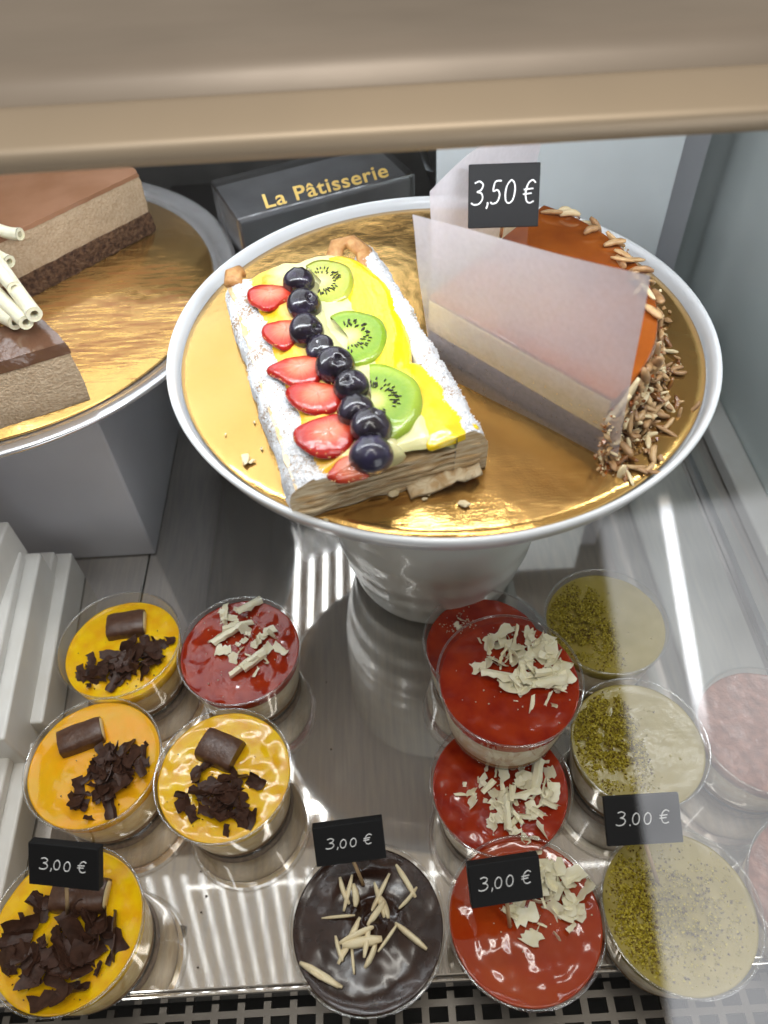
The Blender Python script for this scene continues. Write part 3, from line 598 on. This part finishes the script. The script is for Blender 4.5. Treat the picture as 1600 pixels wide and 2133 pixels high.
    for i, (x, y, lb) in enumerate([(22.3,18.6,'pinkish brown cream dessert cup at the right edge, farther back'),(22.2,9.6,'pinkish brown cream dessert cup at the right edge, nearer the front')]):
        e, zt = make_cup(x, y, 0, 'pink', lb, 95+i*4, 4.4); CUPS.append(e)
cups()

# ------------------------------------------------------------------ fruit slice
def build_slice():
    o0 = Vector((-3.9, 22.75, ZB)); ang = math.atan2(.262,.965)
    e = empty('fruit_slice', o0, 'rectangular puff pastry slice topped with strawberries, blueberries, kiwi and peach', 'pastry', rz=ang)
    ca, sa = math.cos(ang), math.sin(ang); W, L = 8.9, 17.0
    def lo(px, py, z):
        p = at(px, py, ZB+z)-o0; return Vector((p.x*ca+p.y*sa, -p.x*sa+p.y*ca, z))
    # layered pastry body: stacked irregular sheets
    r = random.Random(4); m = MB(); z = .02
    for i in range(11):
        th = r.uniform(.13,.2); P = []
        base = .35*math.sin(i/10*math.pi) 
        for (a, b, n, ax) in (((0,0),(W,0),30,1),((W,0),(W,L),24,0),((W,L),(0,L),20,1),((0,L),(0,0),24,0)):
            for j in range(n):
                t = j/n; x = a[0]+(b[0]-a[0])*t; y = a[1]+(b[1]-a[1])*t; dx = .16*nz(x*1.2, y*1.2, i*3.1); dy = .28*nz(x*.7, y*.7, i*2.3+7)
                P.append((x+dx, y+dy+(.1 if i%2 else -.05)))
        m.add(prism(P, z, z+th)); z += th+r.uniform(-.005,.03)
    m.build('pastry_layers', 'pastry', e, False)
    # loose flake under the right front corner
    m = MB(); g = []
    for i in range(12):
        for j in range(5): g.append((5.2+i*.33, -.75+j*.3+.12*nz(i*.5,j,3)*2, .25+.18*nz(i*.6,j*.6,1)*2+i*.03))
    fs = [(i*5+j,(i+1)*5+j,(i+1)*5+j+1,i*5+j+1) for i in range(11) for j in range(4)]
    o = MB().add((g, fs)).build('pastry_flake', 'pastry', e); s = o.modifiers.new('s','SOLIDIFY'); s.thickness = .16
    # custard bed
    v = []; f = []; nx, ny = 40, 70
    for i in range(nx+1):
        for j in range(ny+1):
            x = 1.15+(W-2.4)*i/nx; y = .08+(L-.3)*j/ny; q = min(1, 6*min(i/nx, 1-i/nx)); 
            v.append((x, y+.12*nz(x,0,2), 2.1+.55*q+.20*nz(x*.7,y*.7,3)+.07*nz(x*2,y*2,8)-(.3 if j == 0 else 0)))
    for i in range(nx):
        for j in range(ny): a = i*(ny+1)+j; f.append((a, a+ny+1, a+ny+2, a+1))
    MB().add((v, f)).build('custard', 'custard', e)
    # rolled side rims, dusted with sugar
    def sgn_(q): return 1 if q == 1 else -1
    def rim(x0, wd, ht, sgn, z0=0):
        v = []; f = []; S, K = 90, 16
        for i in range(S+1):
            y = L*i/S
            for k in range(K+1):
                a = math.pi*(k/K); w = wd*(1+.12*nz(y*.5, sgn*3)); cx = x0+.1*nz(y*.4, 5, sgn)
                x = cx-math.cos(a)*w/2; zz = .05+(ht+.18*nz(y*.45,1,sgn))*math.sin(a)**.34*(1-.10*max(0, sgn_(sgn)*math.cos(a)))
                d = .12*nz(x*1.3,y*1.1,zz*1.3)+.08*nz(x*3,y*3,zz*3)+.05*nz(x*7,y*7,zz*7); v.append((x-math.cos(a)*d, y+.1*nz(x*2,3,7)*(i in (0,S)), max(.03, zz+d)))
        for i in range(S):
            for k in range(K): a = i*(K+1)+k; f.append((a, a+1, a+K+2, a+K+1))
        f.append(tuple(range(K+1))); f.append(tuple(range(S*(K+1), (S+1)*(K+1)))[::-1])
        if sgn:
            def gp(rr_):
                i = rr_.randrange(S); k = min(K-1, max(1, int(rr_.gauss(K*.5, K*.3))));
                if nz(v[i*(K+1)+k][0]*.9, v[i*(K+1)+k][1]*.9, 3) < rr_.uniform(-.45,.1): return None
                p_, q_ = Vector(v[i*(K+1)+k]), Vector(v[(i+1)*(K+1)+k+1]); return p_.lerp(q_, rr_.random())+Vector((rr_.uniform(-.05,.05),0,.02))
            grains = granules(5200, gp, .055, ['sugar_grain'], 60+sgn)
        me = mesh('sugared_rim', v, f, ['sugar','pastry'], True, [0]*(S*K)+[1,1]); smooth_ang(me, 60); ro = link('sugared_rim', me, e); grains.build('sugar_grains', 'sugar_grain', ro, False)['kind'] = 'stuff'
    rim(.85, 2.35, 2.15, 1); rim(W-.45, 1.65, 2.75, 2)
    # browned crust ends showing at the back corners and inside the right rim
    MB().add(tube([(.3,L-.3,2.1),(.5,L+.5,2.3),(1.0,L+.7,2.2)], .55, 10, True, .6)).build('browned_corner', 'pastry_brown', e)
    MB().add(tube([(W-2.6,L-.4,2.3),(W-2.0,L+.6,2.7),(W-1.2,L+.5,2.8),(W-.7,L-.6,2.6),(W-.9,L-2.0,2.3)], .55, 10, True, .7)).build('browned_corner', 'pastry_brown', e)
    MB().add(tube([(W-1.55,L*.62-i*.55,2.25+.1*nz(i,2)) for i in range(11)], .32, 8, True, .7)).build('browned_crust', 'pastry_brown', e)
    # peach slices
    def peach(pts, ws, ztop):
        P = [lo(x, y, 2.6) for x, y in pts]; n = 26; v = []; f = []; K = 14; Q = []
        def cr(t):
            t *= len(P)-1; i = min(int(t), len(P)-2); u = t-i; p0, p1, p2, p3 = P[max(i-1,0)], P[i], P[i+1], P[min(i+2,len(P)-1)]
            return .5*((2*p1)+(-p0+p2)*u+(2*p0-5*p1+4*p2-p3)*u*u+(-p0+3*p1-3*p2+p3)*u**3)
        def wr(t): t *= len(ws)-1; i = min(int(t), len(ws)-2); u = t-i; return ws[i]*(1-u)+ws[i+1]*u
        for i in range(n+1):
            t = i/n; p = cr(t); d = (cr(min(1,t+.02))-cr(max(0,t-.02))).normalized(); s = Vector((d.y,-d.x,0)).normalized(); w = wr(t)*min(1, (math.sin(min(1,t*8)*math.pi/2))**.6, (math.sin(min(1,(1-t)*14)*math.pi/2))**.4+.02)
            for k in range(K+1):
                a = math.pi*k/K; q = -math.cos(a); v.append(p+s*q*w/2+Vector((0,0,-.25+ (ztop+.12*nz(t*6,k*.3))*math.sin(a)**.7*(1-.15*q))))
        for i in range(n):
            for k in range(K): a = i*(K+1)+k; f.append((a, a+1, a+K+2, a+K+1))
        MB().add((v, f)).build('peach_slice', 'peach', e)
    peach([(686,548),(722,560),(768,612),(797,682),(816,748),(812,790)], [1.0,2.2,2.7,2.6,2.1,1.4], .5)
    peach([(800,775),(850,780),(884,822),(912,864),(936,895),(952,915)], [1.3,2.2,2.6,2.7,2.7,2.7], .42)
    # kiwi slices
    def kiwi(px, py, rad, rot, m, tilt, arc=math.pi*1.15):
        p = lo(px, py, 2.6); v = []; f = []; K, Nn = 28, 8; mi = []
        for i in range(Nn+1):
            for k in range(K+1):
                a = -arc/2+arc*k/K; q = rad*i/Nn*(1+.03*math.sin(a*5)); v.append((q*math.cos(a), q*math.sin(a)*1.1, .32-.1*(i/Nn)**4))
        for i in range(Nn):
            for k in range(K): a = i*(K+1)+k; f.append((a, a+K+1, a+K+2, a+1)); mi.append(0)
        n0 = len(v)
        for k in range(K+1):
            a = -arc/2+arc*k/K; v.append((rad*1.04*math.cos(a), rad*1.04*math.sin(a)*1.1, -.1))
        for k in range(K): f.append((Nn*(K+1)+k, n0+k, n0+k+1, Nn*(K+1)+k+1)); mi.append(0)
        mb = MB(); mb.v = [Vector(q) for q in v]; mb.f = f; mb.mi = mi; rr = random.Random(int(px))
        for k in range(46):
            a = rr.uniform(-arc/2,arc/2); q = rad*rr.uniform(.32,.56)
            mb.add(tube([(0,0,0),(.05,0,.02),(.12,0,.02),(.16,0,0)], .035, 5), Matrix.Translation((q*math.cos(a), q*math.sin(a)*1.1, .325)) @ Matrix.Rotation(a, 4, 'Z'), 1)
        o = mb.build('kiwi_slice', [m, 'seed'], e); o.location = p+Vector((0,0,.05)); o.rotation_euler = (tilt[0], tilt[1], rot-ang)
    kiwi(672,596,1.75,R(8),'kiwi_pale',(.1,-.12),math.pi*1.25); kiwi(728,712,1.95,R(10),'kiwi',(.05,-.10),math.pi*1.2); kiwi(776,846,2.3,R(-4),'kiwi',(.08,-.10),math.pi*1.05)
    # strawberries
    def straw(px, py, rx, ry, rot, ht=.55, tip=.35):
        p = lo(px, py, 2.55); v = []; f = []; K, Nn = 30, 12; mi = []
        for i in range(Nn+1):
            q = i/Nn
            for k in range(K):
                a = 2*math.pi*k/K; x = math.cos(a)*rx*(1+tip*math.cos(a)*.6); y = math.sin(a)*ry*(1-tip*math.cos(a)*.6)
                ir = 1+.16*nz(math.cos(a)*1.4, math.sin(a)*1.4, py*.1)*q
                v.append((x*ir*math.sin(q*math.pi/2), y*ir*math.sin(q*math.pi/2), .09*nz(x*1.5, y*1.5, px*.1)*(1-q)+ ht*(math.cos(q*math.pi/2)**.8)*(1-.15*math.exp(-(x*q)**2*3))))
        for i in range(Nn):
            for k in range(K): a = i*K+k; b = i*K+(k+1)%K; f.append((a, a+K, b+K, b)); mi.append(0)
        mb = MB(); mb.v = [Vector(q) for q in v]; mb.f = f; mb.mi = mi; rr = random.Random(int(py))
        for k in range(26):
            a = rr.uniform(0,6.28); q = rr.uniform(.72,.95); x = math.cos(a)*rx*(1+tip*math.cos(a)*.6)*math.sin(q*math.pi/2); y = math.sin(a)*ry*(1-tip*math.cos(a)*.6)*math.sin(q*math.pi/2)
            mb.add(([(-.05,0,0),(0,-.03,.02),(.05,0,0),(0,.03,.02)], [(0,1,2,3)]), Matrix.Translation((x,y,ht*math.cos(q*math.pi/2)**.8+.01)) @ Matrix.Rotation(a,4,'Z'), 1)
        o = mb.build('strawberry_slice', ['strawberry','straw_seed'], e); o.location = p; o.rotation_euler = (0, .08, rot-ang)
    for s in [(566,622,1.4,1.25,R(140),.5),(600,698,1.35,1.2,R(150),.5),(630,775,1.6,1.15,R(165),.5),(664,832,1.55,1.1,R(150),.5),(688,910,1.5,1.4,R(165),.45),(735,978,1.0,.8,R(200),.4)]: straw(*s)
    # blueberries in a row
    def berry(px, py, rad, m, k, sq=1):
        p = lo(px, py, 3.2); v = []; f = []; K, Nn = 32, 22
        for i in range(Nn+1):
            t = math.pi*i/Nn
            for j in range(K):
                a = 2*math.pi*j/K; q = rad*(1-.05*math.cos(t)**2)
                if t < .55:       # crown: raised ragged ring round a dimple
                    q += rad*(.10*math.exp(-((t-.36)/.08)**2)*(1+.5*math.sin(a*5)) - .22*math.exp(-(t/.22)**2))
                v.append((q*math.sin(t)*math.cos(a), q*math.sin(t)*math.sin(a), q*math.cos(t)*.92*sq))
        for i in range(Nn):
            for j in range(K): a = i*K+j; b = i*K+(j+1)%K; f.append((a, a+K, b+K, b))
        o = MB().add((v, f)).build('blueberry', m, e); rr = random.Random(k); o.location = p-Vector((0,0,.15)); o.rotation_euler = (rr.uniform(-.7,.9), rr.uniform(-.6,.6), rr.uniform(0,6))
    for k, (x, y, q, m, s) in enumerate([(622,583,.86,'blueberry',1),(633,632,.92,'blueberry',1),(638,686,.92,'blueberry',1),(665,718,.72,'blueberry',.6),(698,758,.96,'blueberry',1),(731,801,.84,'blueberry',1),(741,852,.86,'blueberry',1),(773,886,.95,'blueberry',1),(773,944,.95,'blueberry_soft',1)]): berry(x, y, q*1.05, m, k, s)
    # cream ridge that holds the berries
    pts = [lo(x, y, 2.45) for x, y in [(640,600),(655,690),(690,740),(720,790),(750,850),(790,920),(810,960)]]
    MB().add(tube(pts, .8, 12, True, .55, lambda t: 1+.25*math.sin(t*19))).build('cream_ridge', 'custard', e)
build_slice()

# ------------------------------------------------------------------ caramel cake with paper
def build_caramel():
    ap = Vector((3.0, 34.6, ZB)); a0, a1, Rr = R(-49), R(49), 11.7
    e = empty('caramel_cake', ap, 'caramel glazed cake wedge with almond slivers around its side, on the gold board', 'cake')
    def sector(z0, z1, rr, off=0, n=48):
        P = [(off*math.cos((a0+a1)/2), off*math.sin((a0+a1)/2))]+[(rr*math.cos(a0+(a1-a0)*i/n), rr*math.sin(a0+(a1-a0)*i/n)) for i in range(n+1)]
        return prism(P, z0, z1)
    for nm, z0, z1, rr, m in (('dark_base',.01,1.3,Rr,'cake_dark'),('mousse_layer',1.3,3.25,Rr-.05,'mousse_yellow'),('caramel_glaze',3.25,3.5,Rr+.06,'caramel')):
        bev(MB().add(sector(z0, z1, rr)).build(nm, m, e, False), .12, 3)
    # glazed outer skin
    v = []; f = []; n, k = 60, 12
    for i in range(n+1):
        a = a0+(a1-a0)*i/n
        for j in range(k+1): z = 3.38*j/k; q = Rr+.12+.15*nz(a*6, z, 2)-.15*(j == k); v.append((q*math.cos(a), q*math.sin(a), .02+z))
    for i in range(n):
        for j in range(k): a = i*(k+1)+j; f.append((a, a+k+1, a+k+2, a+1))
    MB().add((v, f)).build('glazed_side', 'caramel_side', e)
    r = random.Random(12)
    for i in range(98):
        if i < 62: 
            a = a0+(a1-a0)*r.random()**1.35; z = r.uniform(.2,3.4); q = Rr+.3; rot = (r.uniform(0,3), r.uniform(-1.3,1.3), a+math.pi/2+r.gauss(0,.5))
        elif i < 80: a = a0+(a1-a0)*r.uniform(.35,1); z = 3.62+r.random()*.2; q = Rr-r.random()*1.1+.2; rot = (r.uniform(0,3), r.gauss(0,.35), r.uniform(0,3))
        else: a = a0+(a1-a0)*(r.random()**1.5*.7-.03); q = Rr+.4+abs(r.gauss(0,.9)); z = .14+max(0, 1.3-(q-Rr)*.8)*r.random(); rot = (0, r.gauss(0,.15), r.uniform(0,3))
        link('almond_sliver', SLIV[r.randrange(12)], e, (q*math.cos(a), q*math.sin(a), z), rot, (r.uniform(1.05,1.55),)*3)
    def pos(rr_):
        a = a0+(a1-a0)*(rr_.random()**1.3*1.0-.05); q = Rr+.25+abs(rr_.gauss(0,.5)); z = .08 if q > Rr+.6 else rr_.uniform(.08,3.3)
        if q > Rr+.6: z = .07
        return Vector((q*math.cos(a), q*math.sin(a), z))
    granules(900, pos, .13, ['almond','almond_brown','almond_pale','caramel'], 3).build('nut_crumbs', ['almond','almond_brown','almond_pale','caramel'], e, False)['kind'] = 'stuff'
    mb = MB()
    for i in range(260):
        a = a0+(a1-a0)*(r.random()**1.5*.9-.02); q = Rr+.25+abs(r.gauss(0,.8)); z = .1+max(0, 2.8-(q-Rr)*2.3)*r.random()
        sl = SLIV[r.randrange(12)]; k = r.uniform(.6,1.15)
        mb.add(([v_.co.copy() for v_ in sl.vertices], [tuple(p_.vertices) for p_ in sl.polygons]), Matrix.Translation((q*math.cos(a), q*math.sin(a), z)) @ Matrix.Rotation(r.uniform(0,6.28),4,'Z') @ Matrix.Rotation(r.gauss(0,.5),4,'Y') @ Matrix.Scale(k,4), r.choice([0,1,1,2,3]))
    mb.build('chopped_nuts', ['almond','almond_brown','almond_pale','caramel_side'], e)['kind'] = 'stuff'
    # parchment sheets
    def sheet(name, bl, br, tl, tr, bow, label, rag=0):
        n, k = 34, 22; c = (bl+br)/2; v = []; f = []; nrm = (br-bl).cross(Vector((0,0,1))).normalized()
        for i in range(n+1):
            for j in range(k+1):
                u, w = i/n, j/k; p = bl.lerp(br, u).lerp(tl.lerp(tr, u), w)
                p = p+nrm*(bow*math.sin(u*math.pi)*.5+.18*nz(u*2.2, w*2.2, bow)+ .55*max(0,.22-u)*4*(1-w*.4)*bow*1.3)+Vector((0,0,rag*.25*math.sin(u*math.pi)))
                v.append(p-c)
        for i in range(n):
            for j in range(k): a = i*(k+1)+j; f.append((a, a+k+1, a+k+2, a+1))
        o = MB().add((v, f)).build(name, 'parchment'); o.location = c; return tag(o, label, 'baking paper')
    bl, br = at(925,790,ZB+.05), at(1260,934,ZB+.05)
    br = Vector((11.35,24.95,ZB+.1)); bl = Vector((3.2,32.9,ZB+.05))
    # keep the sheet just in front of the cut face
    tl, tr = raise_to(bl, 442), raise_to(br, 572); 
    def fixx(p, px):
        for _ in range(60):
            d = px-proj(p)[0]; p = p+Vector((d*.018, 0, 0))
        return p
    tl, tr = fixx(tl, 863), fixx(tr, 1355)
    sheet('parchment_sheet', bl, br, tl, tr, .35, 'translucent parchment sheet standing against the cut front of the caramel cake')
    b2, b3 = Vector((3.3, 35.4, ZB+.05)), Vector((9.6, 42.9, ZB+.05)); t2, t3 = at_y(896,372,34.6), at_y(1128,300,41.2); t2 = raise_to(b2+Vector((-.1,.2,0)), 400); t3 = raise_to(b3, 300)
    sheet('parchment_sheet', b2, b3, fixx(t2, 897), fixx(t3, 1128), -.2, 'cream parchment sheet standing behind the caramel cake and the large price tag', rag=5)
build_caramel()

# ------------------------------------------------------------------ crumbs on the boards
def crumbs():
    r = random.Random(5)
    pts = [(512,960,.28),(525,962,.15),(820,1030,.22),(885,1040,.12),(895,1030,.1),(968,1052,.22),(1390,670,.25),(1375,955,.2),(1345,940,.13),(680,1085,.12),(560,900,.1),(545,935,.08),(530,880,.08),(610,1010,.1),(470,905,.07),(1395,650,.12)]
    for i, (x, y, s) in enumerate(pts):
        p = at(x, y, ZB+.05); v = []; 
        for k in range(14):
            t = math.acos(1-2*(k+.5)/14); a = k*2.4; q = r.uniform(.7,1.15); v.append((q*s*math.sin(t)*math.cos(a)*1.5, q*s*math.sin(t)*math.sin(a)*.9, q*s*.6*math.cos(t)))
        import bmesh
        bm = bmesh.new(); [bm.verts.new(q) for q in v]; bmesh.ops.convex_hull(bm, input=bm.verts); me = bpy.data.meshes.new('crumb'); bm.to_mesh(me); bm.free()
        me.materials.append(MAT['almond_brown' if i in (6,7,8,15) else 'almond_pale']); o = link('crumb', me, None, p+Vector((0,0,s*.4)), (0,0,r.uniform(0,3)))
        tag(o, 'dark brown crumb on the gold board right of the caramel cake' if i in (6,7,8,15) else 'pale pastry crumb scattered on the gold board around the fruit slice', 'crumb', 'dark crumbs right of the cake' if i in (6,7,8,15) else 'pastry crumbs on the gold board')
crumbs()
for i_, (x_, y_, s_) in enumerate([(430,1868,.09),(420,1902,.07),(418,1817,.06),(412,2015,.06),(680,1420,.05),(640,1900,.05),(560,1990,.05),(690,1560,.06)]):
    m_ = granules(3, lambda r: Vector((r.uniform(-.05,.05), r.uniform(-.05,.05), s_*.5)), s_, ['choc_dark'], i_)
    o_ = m_.build('crumb', 'choc_dark', None, False); o_.location = at(x_, y_, .02); tag(o_, 'tiny dark chocolate crumb on the bare steel shelf between the cups', 'crumb', 'chocolate crumbs on the steel shelf')

# ------------------------------------------------------------------ price tags
GL = {'3': [[(.05,.92),(.35,1),(.62,.85),(.5,.62),(.25,.55),(.55,.48),(.66,.25),(.45,.03),(.1,.0),(-.08,.08)]],
      ',': [[(.1,.08),(.12,-.02),(.05,-.2)]], '.': [[(.08,.04),(.12,0),(.1,-.06)]],
      '5': [[(.62,.98),(.22,.95),(.12,.55),(.4,.6),(.58,.38),(.45,.08),(.15,0),(0,.08)]],
      '0': [[(.35,1),(.12,.8),(.03,.45),(.12,.1),(.35,0),(.58,.15),(.66,.55),(.55,.88),(.33,1)]],
      'E': [[(.72,.86),(.5,.98),(.25,.85),(.12,.5),(.22,.12),(.45,0),(.72,.08)], [(-.02,.58),(.6,.62)], [(-.04,.38),(.52,.42)]]}
def price_tag(px, py, z, w, h, th, roll, tilt, base, text, label, seed, gh=.42, gw=.62):
    r = random.Random(seed); c = at(px, py, z); b = at(*base[:2], base[2])
    M = Matrix.Rotation(roll, 4, 'Z') @ Matrix.Rotation(tilt, 4, 'X')      # board stands in local XZ, writing on its -Y face
    e = empty('price_tag', c, label, 'price tag', 'black price tags')
    o = MB().add(box_vf(-w/2, w/2, 0, th, -h/2, h/2), M).build('board', 'tag_black', e, False); bev(o, .05, 2)
    m = MB(); H_ = h*gh; x = -sum({',':.3,'.':.3,' ':.35}.get(t,.95) for t in text)*H_*gw*1.12/2+.02
    for t in text:
        if t != ' ':
            s = H_*(.85 if (t == '0' and h < 2.8) else 1); dy = r.uniform(-.05,.05)*H_
            for st in GL[t]:
                P = []
                for i in range(len(st)-1):
                    for k in range(4):
                        u = k/4; p0, p1, p2, p3 = st[max(i-1,0)], st[i], st[i+1], st[min(i+2,len(st)-1)]
                        P.append([.5*((2*p1[q])+(-p0[q]+p2[q])*u+(2*p0[q]-5*p1[q]+4*p2[q]-p3[q])*u*u+(-p0[q]+3*p1[q]-3*p2[q]+p3[q])*u**3) for q in (0,1)])
                P.append(st[-1])
                m.add(tube([(x+(p[0]+p[1]*.12)*s*gw*1.15, -.015, -H_/2+p[1]*s+dy+.05*h) for p in P], .030*(h/2.3)**.9, 6, True), M)
        x += {',':.3,'.':.3,' ':.35}.get(t,.95)*H_*gw*1.12
    m.build('price_writing', 'chalk', e)
    top = M @ Vector((0, th/2, -h/2+.2)); bb = b-c
    MB().add(tube([top, top.lerp(bb, .5), bb], .10, 8)).build('wooden_pick', 'wood', e)
price_tag(132, 1806, 8.6, 3.75, 2.3, .55, R(-8.5), R(-42), (141,1908,4.6), '3,00 E', 'black 3,00 € price tag stuck in the front left yellow jelly cup', 1, .27, .82)
price_tag(728, 1757, 8.6, 3.6, 2.15, .55, R(4), R(-42), (757,1842,4.7), '3,00 E', 'black 3,00 € price tag stuck in the dark chocolate ganache cup', 2, .25, .9)
price_tag(1053, 1838, 8.4, 3.6, 2.2, .55, R(5), R(-46), (1062,1930,4.8), '3,00 E', 'black 3,00 € price tag stuck in the front orange-red jelly cup', 3, .30, .82)
price_tag(1340, 1707, 8.6, 3.9, 2.45, .25, R(0), R(-58), (1370,1838,4.6), '3.00 E', 'black 3.00 € price tag stuck in the front pale pistachio cup', 4, .27, .85)
price_tag(1050, 408, 30.2, 3.5, 2.95, .3, R(-3), R(-28), (1043,492,25.75), '3,50 E', 'large black 3,50 € price tag stuck in the caramel cake', 5, .36, .60)

# ------------------------------------------------------------------ light
w = bpy.data.worlds.new('World'); sc.world = w; w.use_nodes = True; nt = w.node_tree; N = nt.nodes; L = nt.links
bg = N['Background']; tc = N.new('ShaderNodeTexCoord'); sx = N.new('ShaderNodeSeparateXYZ'); L.new(tc.outputs['Generated'], sx.inputs[0])
def mth(op, a, b=None, c=None):
    n = N.new('ShaderNodeMath'); n.operation = op
    for i, q in enumerate((a, b, c)):
        if q is None: continue
        if isinstance(q, (int, float)): n.inputs[i].default_value = q
        else: L.new(q, n.inputs[i])
    return n.outputs[0]
def ramp(val, a, b):
    n = N.new('ShaderNodeMapRange'); n.interpolation_type = 'SMOOTHSTEP'; L.new(val, n.inputs['Value']); n.inputs['From Min'].default_value = a; n.inputs['From Max'].default_value = b; return n.outputs[0]
X, Y_, Z = sx.outputs
ny = mth('MULTIPLY', Y_, -1)
ratio = mth('DIVIDE', X, mth('MAXIMUM', ny, .05))
nwin = N.new('ShaderNodeTexNoise'); nwin.inputs['Scale'].default_value = 7; L.new(tc.outputs['Generated'], nwin.inputs['Vector'])
win = mth('MULTIPLY', mth('MULTIPLY', ramp(ratio, .285, .30), ramp(ny, .3, .45)), mth('MULTIPLY', ramp(Z, .27, .24), ramp(X, .95, .6)))
win = mth('MULTIPLY', win, mth('MULTIPLY_ADD', nwin.outputs['Fac'], 1.2, .45))
tube_ = mth('MULTIPLY', mth('MULTIPLY', ramp(ratio, .376, .380), ramp(ratio, .396, .391)), mth('MULTIPLY', mth('MULTIPLY', ramp(ny, .5, .6), ramp(Z, .28, .24)), ramp(Z, -.03, .08)))
front = ramp(ny, .25, .7)
amb = mth('MULTIPLY', ramp(Z, -.3, .7), .44); amb = mth('ADD', amb, .12)
amb = mth('MULTIPLY', amb, mth('SUBTRACT', 1, mth('MULTIPLY', front, .88)))
val = mth('MULTIPLY_ADD', win, 2.5, amb); val = mth('MULTIPLY_ADD', tube_, 14, val)
cm = N.new('ShaderNodeMix'); cm.data_type = 'RGBA'; cm.inputs[6].default_value = (1,.90,.78,1); cm.inputs[7].default_value = (.96,.97,1,1); L.new(ramp(win, 0, .3), cm.inputs[0])
L.new(cm.outputs[2], bg.inputs['Color']); L.new(val, bg.inputs['Strength'])

def area(name, loc_, target, sx_, sy_, p, col):
    l = bpy.data.lights.new(name, 'AREA'); l.shape = 'RECTANGLE'; l.size = sx_; l.size_y = sy_; l.energy = p; l.color = col
    o = bpy.data.objects.new(name, l); COL.objects.link(o); o.location = loc_; o.rotation_euler = (Vector(target)-Vector(loc_)).to_track_quat('-Z', 'Y').to_euler()
area('added_top_light', (28, -6, 150), (2, 25, 10), 5, 110, 40000, (1,.95,.88))  # three unseen overhead lights, added for illumination and small highlights
area('added_top_light', (-34, -14, 140), (0, 28, 10), 5, 110, 31000, (.94,.97,1))
area('added_top_light', (0, 10, 165), (0, 28, 10), 90, 6, 29000, (1,.96,.9))
area('added_case_fill', (4, 30, 36.4), (4, 44, 0), 56, 1.2, 8000, (.92,.96,1))  # added fill without a fitting, brightens the white board and case interior

sc.render.engine = 'CYCLES'
sc.view_settings.view_transform = 'Standard'; sc.view_settings.look = 'None'; sc.view_settings.exposure = 0
c = sc.cycles; c.max_bounces = 10; c.transparent_max_bounces = 24; c.glossy_bounces = 5; c.diffuse_bounces = 3; c.caustics_reflective = False; c.caustics_refractive = False; c.sample_clamp_indirect = 6
